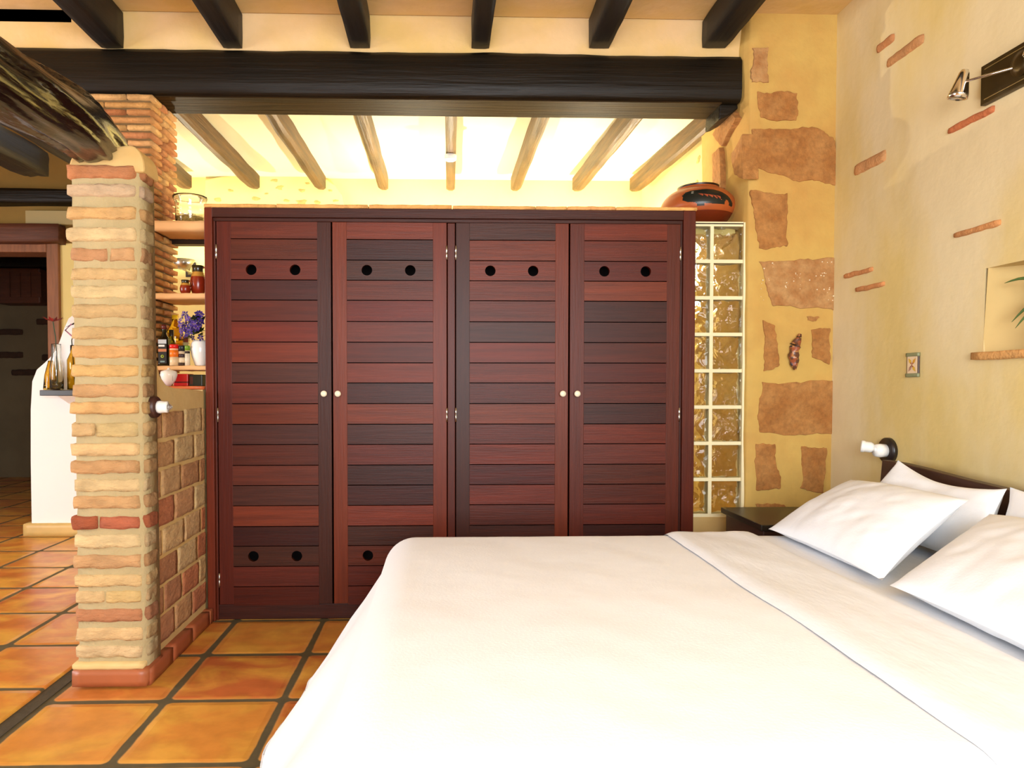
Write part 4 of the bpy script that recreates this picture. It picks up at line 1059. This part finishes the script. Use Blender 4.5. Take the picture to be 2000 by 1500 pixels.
# decorated switch plate on the right wall
A = atX(1774, 690, XR); B_ = atX(1797, 736, XR)
t = thing('switch_plate', 'small painted tile plate with green ends on the right wall', 'switch plate', (XR-.004, (A.y+B_.y)/2, B_.z))
ya, yb_, za, zb_ = B_.y, A.y, B_.z, A.z; hgt = zb_-za; wdt = yb_-ya
MB().box(XR-.008, XR-.001, ya, yb_, za, zb_, (70, 48, 40)).build('plate', 'paint', t, bev=.002)
b = MB().box(XR-.0095, XR-.0079, ya+.008, yb_-.008, za+hgt*.15, zb_-hgt*.15, (222, 196, 160)); b.build('tile', 'paint', t)
b = MB()
for zz0, zz1 in ((za-.001, za+hgt*.15), (zb_-hgt*.15, zb_+.001)): b = MB().rough(XR-.012, XR-.002, ya-.002, yb_+.002, zz0, zz1, (128, 132, 96), .0015, (3, 8, 3), .3); b.build('green_border', 'paint', t)
b = MB(); cy_, cz_ = (ya+yb_)/2, (za+zb_)/2
for k, (dy, dz) in enumerate(((1, 1), (-1, 1), (1, -1), (-1, -1))):
    e = Vector((0, dy*wdt*.30, dz*hgt*.28)); s_ = Vector((0, -e.z, e.y)).normalized()*.008; o_ = Vector((XR-.0105, cy_, cz_))
    b.add([o_, o_+e*.55+s_, o_+e, o_+e*.55-s_], [(0, 1, 2, 3)], [(214, 170, 60), (206, 150, 50), (170, 130, 110), (214, 170, 60)][k])
    b.add([o_+Vector((-.0004, 0, 0)), o_+e*.3+s_*.5+Vector((-.0004, 0, 0)), o_+e*.35-s_*.3+Vector((-.0004, 0, 0))], [(0, 1, 2)], (140, 40, 50))
b.build('flower_motif', 'paint', t)

# spot fixture on the right wall
A = atX(1917, 131, XR-.02); B_ = atX(1917, 207, XR-.02)
t = thing('wall_spot_fixture', 'bronze rectangular wall fixture with two chrome spotlights high on right wall', 'wall light', (XR-.02, A.y-.3, B_.z))
L_ = .66
MB().box(XR-.022, XR-.001, A.y-L_, A.y, B_.z, A.z).build('plate', 'bronze', t, bev=.002)
b = MB()
for z in (B_.z+.018, A.z-.018): b.box(XR-.024, XR-.0219, A.y-L_+.03, A.y-.02, z-.0012, z+.0012)
b.build('inlay_line', 'bronze_line', t)
MB().lathe([(0, 0), (.045, 0), (.045, .012), (.02, .02), (0, .02)], (XR-.022, A.y-.2, (A.z+B_.z)/2), 24, axis=(-1, 0, 0)).build('boss', 'bronze', t)
def spot(yc, arm):
    xs_ = XR-.10; zc_ = (A.z+B_.z)/2+.01; h = MB()
    head = MB().lathe([(0, .055), (.012, .052), (.018, .04), (.026, .0), (.034, -.035), (.036, -.055), (.033, -.055), (.028, -.03), (0, -.02)], (xs_, yc, zc_), 24, axis=(.12, -.2, .95)).build('spot_head', 'chrome', t)
    MB().lathe([(0, 0), (.029, 0), (.029, -.008), (0, -.008)], Vector((xs_, yc, zc_))+Vector((-.006, .01, -.044)), 20, axis=(.12, -.2, .95)).build('spot_glass', 'glass', head)
    MB().tube([(XR-.03, arm, zc_-.015), (xs_+.01, (arm+yc)/2, zc_-.012), (xs_, yc, zc_+.005)], .005, 10).build('arm', 'chrome', t)
spot(A.y+.0, A.y-.18); spot(A.y-.36, A.y-.22)

# aloe in the niche
yp = 2.36; zp = nz0+.008; xp = XR+.074
t = thing('potted_aloe', 'spiky green aloe in a clay pot inside the wall niche', 'plant', (xp, yp, zp))
MB().lathe([(0, 0), (.045, 0), (.06, .09), (.066, .095), (.066, .11), (.058, .11), (.055, .09), (0, .085)], (xp, yp, zp), 24, (176, 104, 64)).build('pot', 'clay', t)
b = MB()
tips = [atX(1962, 553, XR+.0), atX(1976, 629, XR+.01), atX(1983, 641, XR-.0)]
tips += [Vector((xp+.05*math.cos(a), yp+.2*math.sin(a), zp+.2+.12*math.sin(a*2))) for a in (0.5, 1.9, 3.6, 4.6, 5.6)]
root = Vector((xp, yp, zp+.09))
for k, tp in enumerate(tips):
    pts = []; rr = []
    for i in range(11):
        v = i/10; p = root.lerp(tp, v)+Vector((0, 0, .08*math.sin(v*PI)*(1 if k != 0 else .9))); pts.append(p); rr.append(.013*(1-v)**.7+.0008)
    b.tube(pts, rr, 8, random.choice([(74, 100, 44), (88, 116, 50), (64, 92, 40)]))
b.build('leaves', 'leaf', t)

# ================================================================== KITCHEN LAMPS (unseen behind the wardrobe, lighting the ceiling)
def uplight(x, y, z, power, lab):
    t = thing('kitchen_uplight', lab, 'lamp', (x, y, z), 'uplights in the kitchen')
    MB().lathe([(0, -.02), (.04, -.02), (.09, .05), (.085, .05), (.038, -.012), (0, -.012)], (x, y, z), 20).build('shade', 'steel', t)
    MB().lathe([(0, -.01), (.016, -.008), (.018, .0), (.012, .015), (0, .018)], (x, y, z), 14).build('bulb', 'bulb', t)
    MB().tube([(x, y, z-.02), (x, YF-.01, z-.02)], .008, 8).build('arm', 'steel', t)
    l = bpy.data.lights.new('kitchen_uplight_light', 'POINT'); l.energy = power; l.color = (1, .89, .66); l.shadow_soft_size = .02
    o = bpy.data.objects.new('kitchen_uplight_light', l); COL.objects.link(o); o.location = (0, 0, .045); o.parent = t
uplight(-2.0, 5.4, 2.16, 34, 'uplight on the far kitchen wall, left of the arch')
uplight(-.2, 5.3, 2.0, 100, 'uplight on the far kitchen wall near the middle')
uplight(1.15, 5.3, 2.0, 100, 'uplight on the far kitchen wall at right')
# little ceiling spot on the middle joist
p = atY(880, 318, 4.75); zq = p.z
t = thing('joist_spotlight', 'small bright round spotlight fixed under the middle kitchen joist', 'spotlight', (p.x, 4.75, zq-.02))
zj2 = zb0+.006+(atY(880, 377, 5.68).z-zb0-.006)*(4.75-4.06)/1.62
MB().lathe([(0, 0), (.04, 0), (.042, -.03), (.036, -.034), (0, -.03)], (p.x, 4.75, zj2), 24).build('housing', 'ceramic', t)
MB().lathe([(0, -.0345), (.034, -.0345), (.03, -.038), (0, -.038)], (p.x, 4.75, zj2), 24).build('lens', 'glow_white', t)
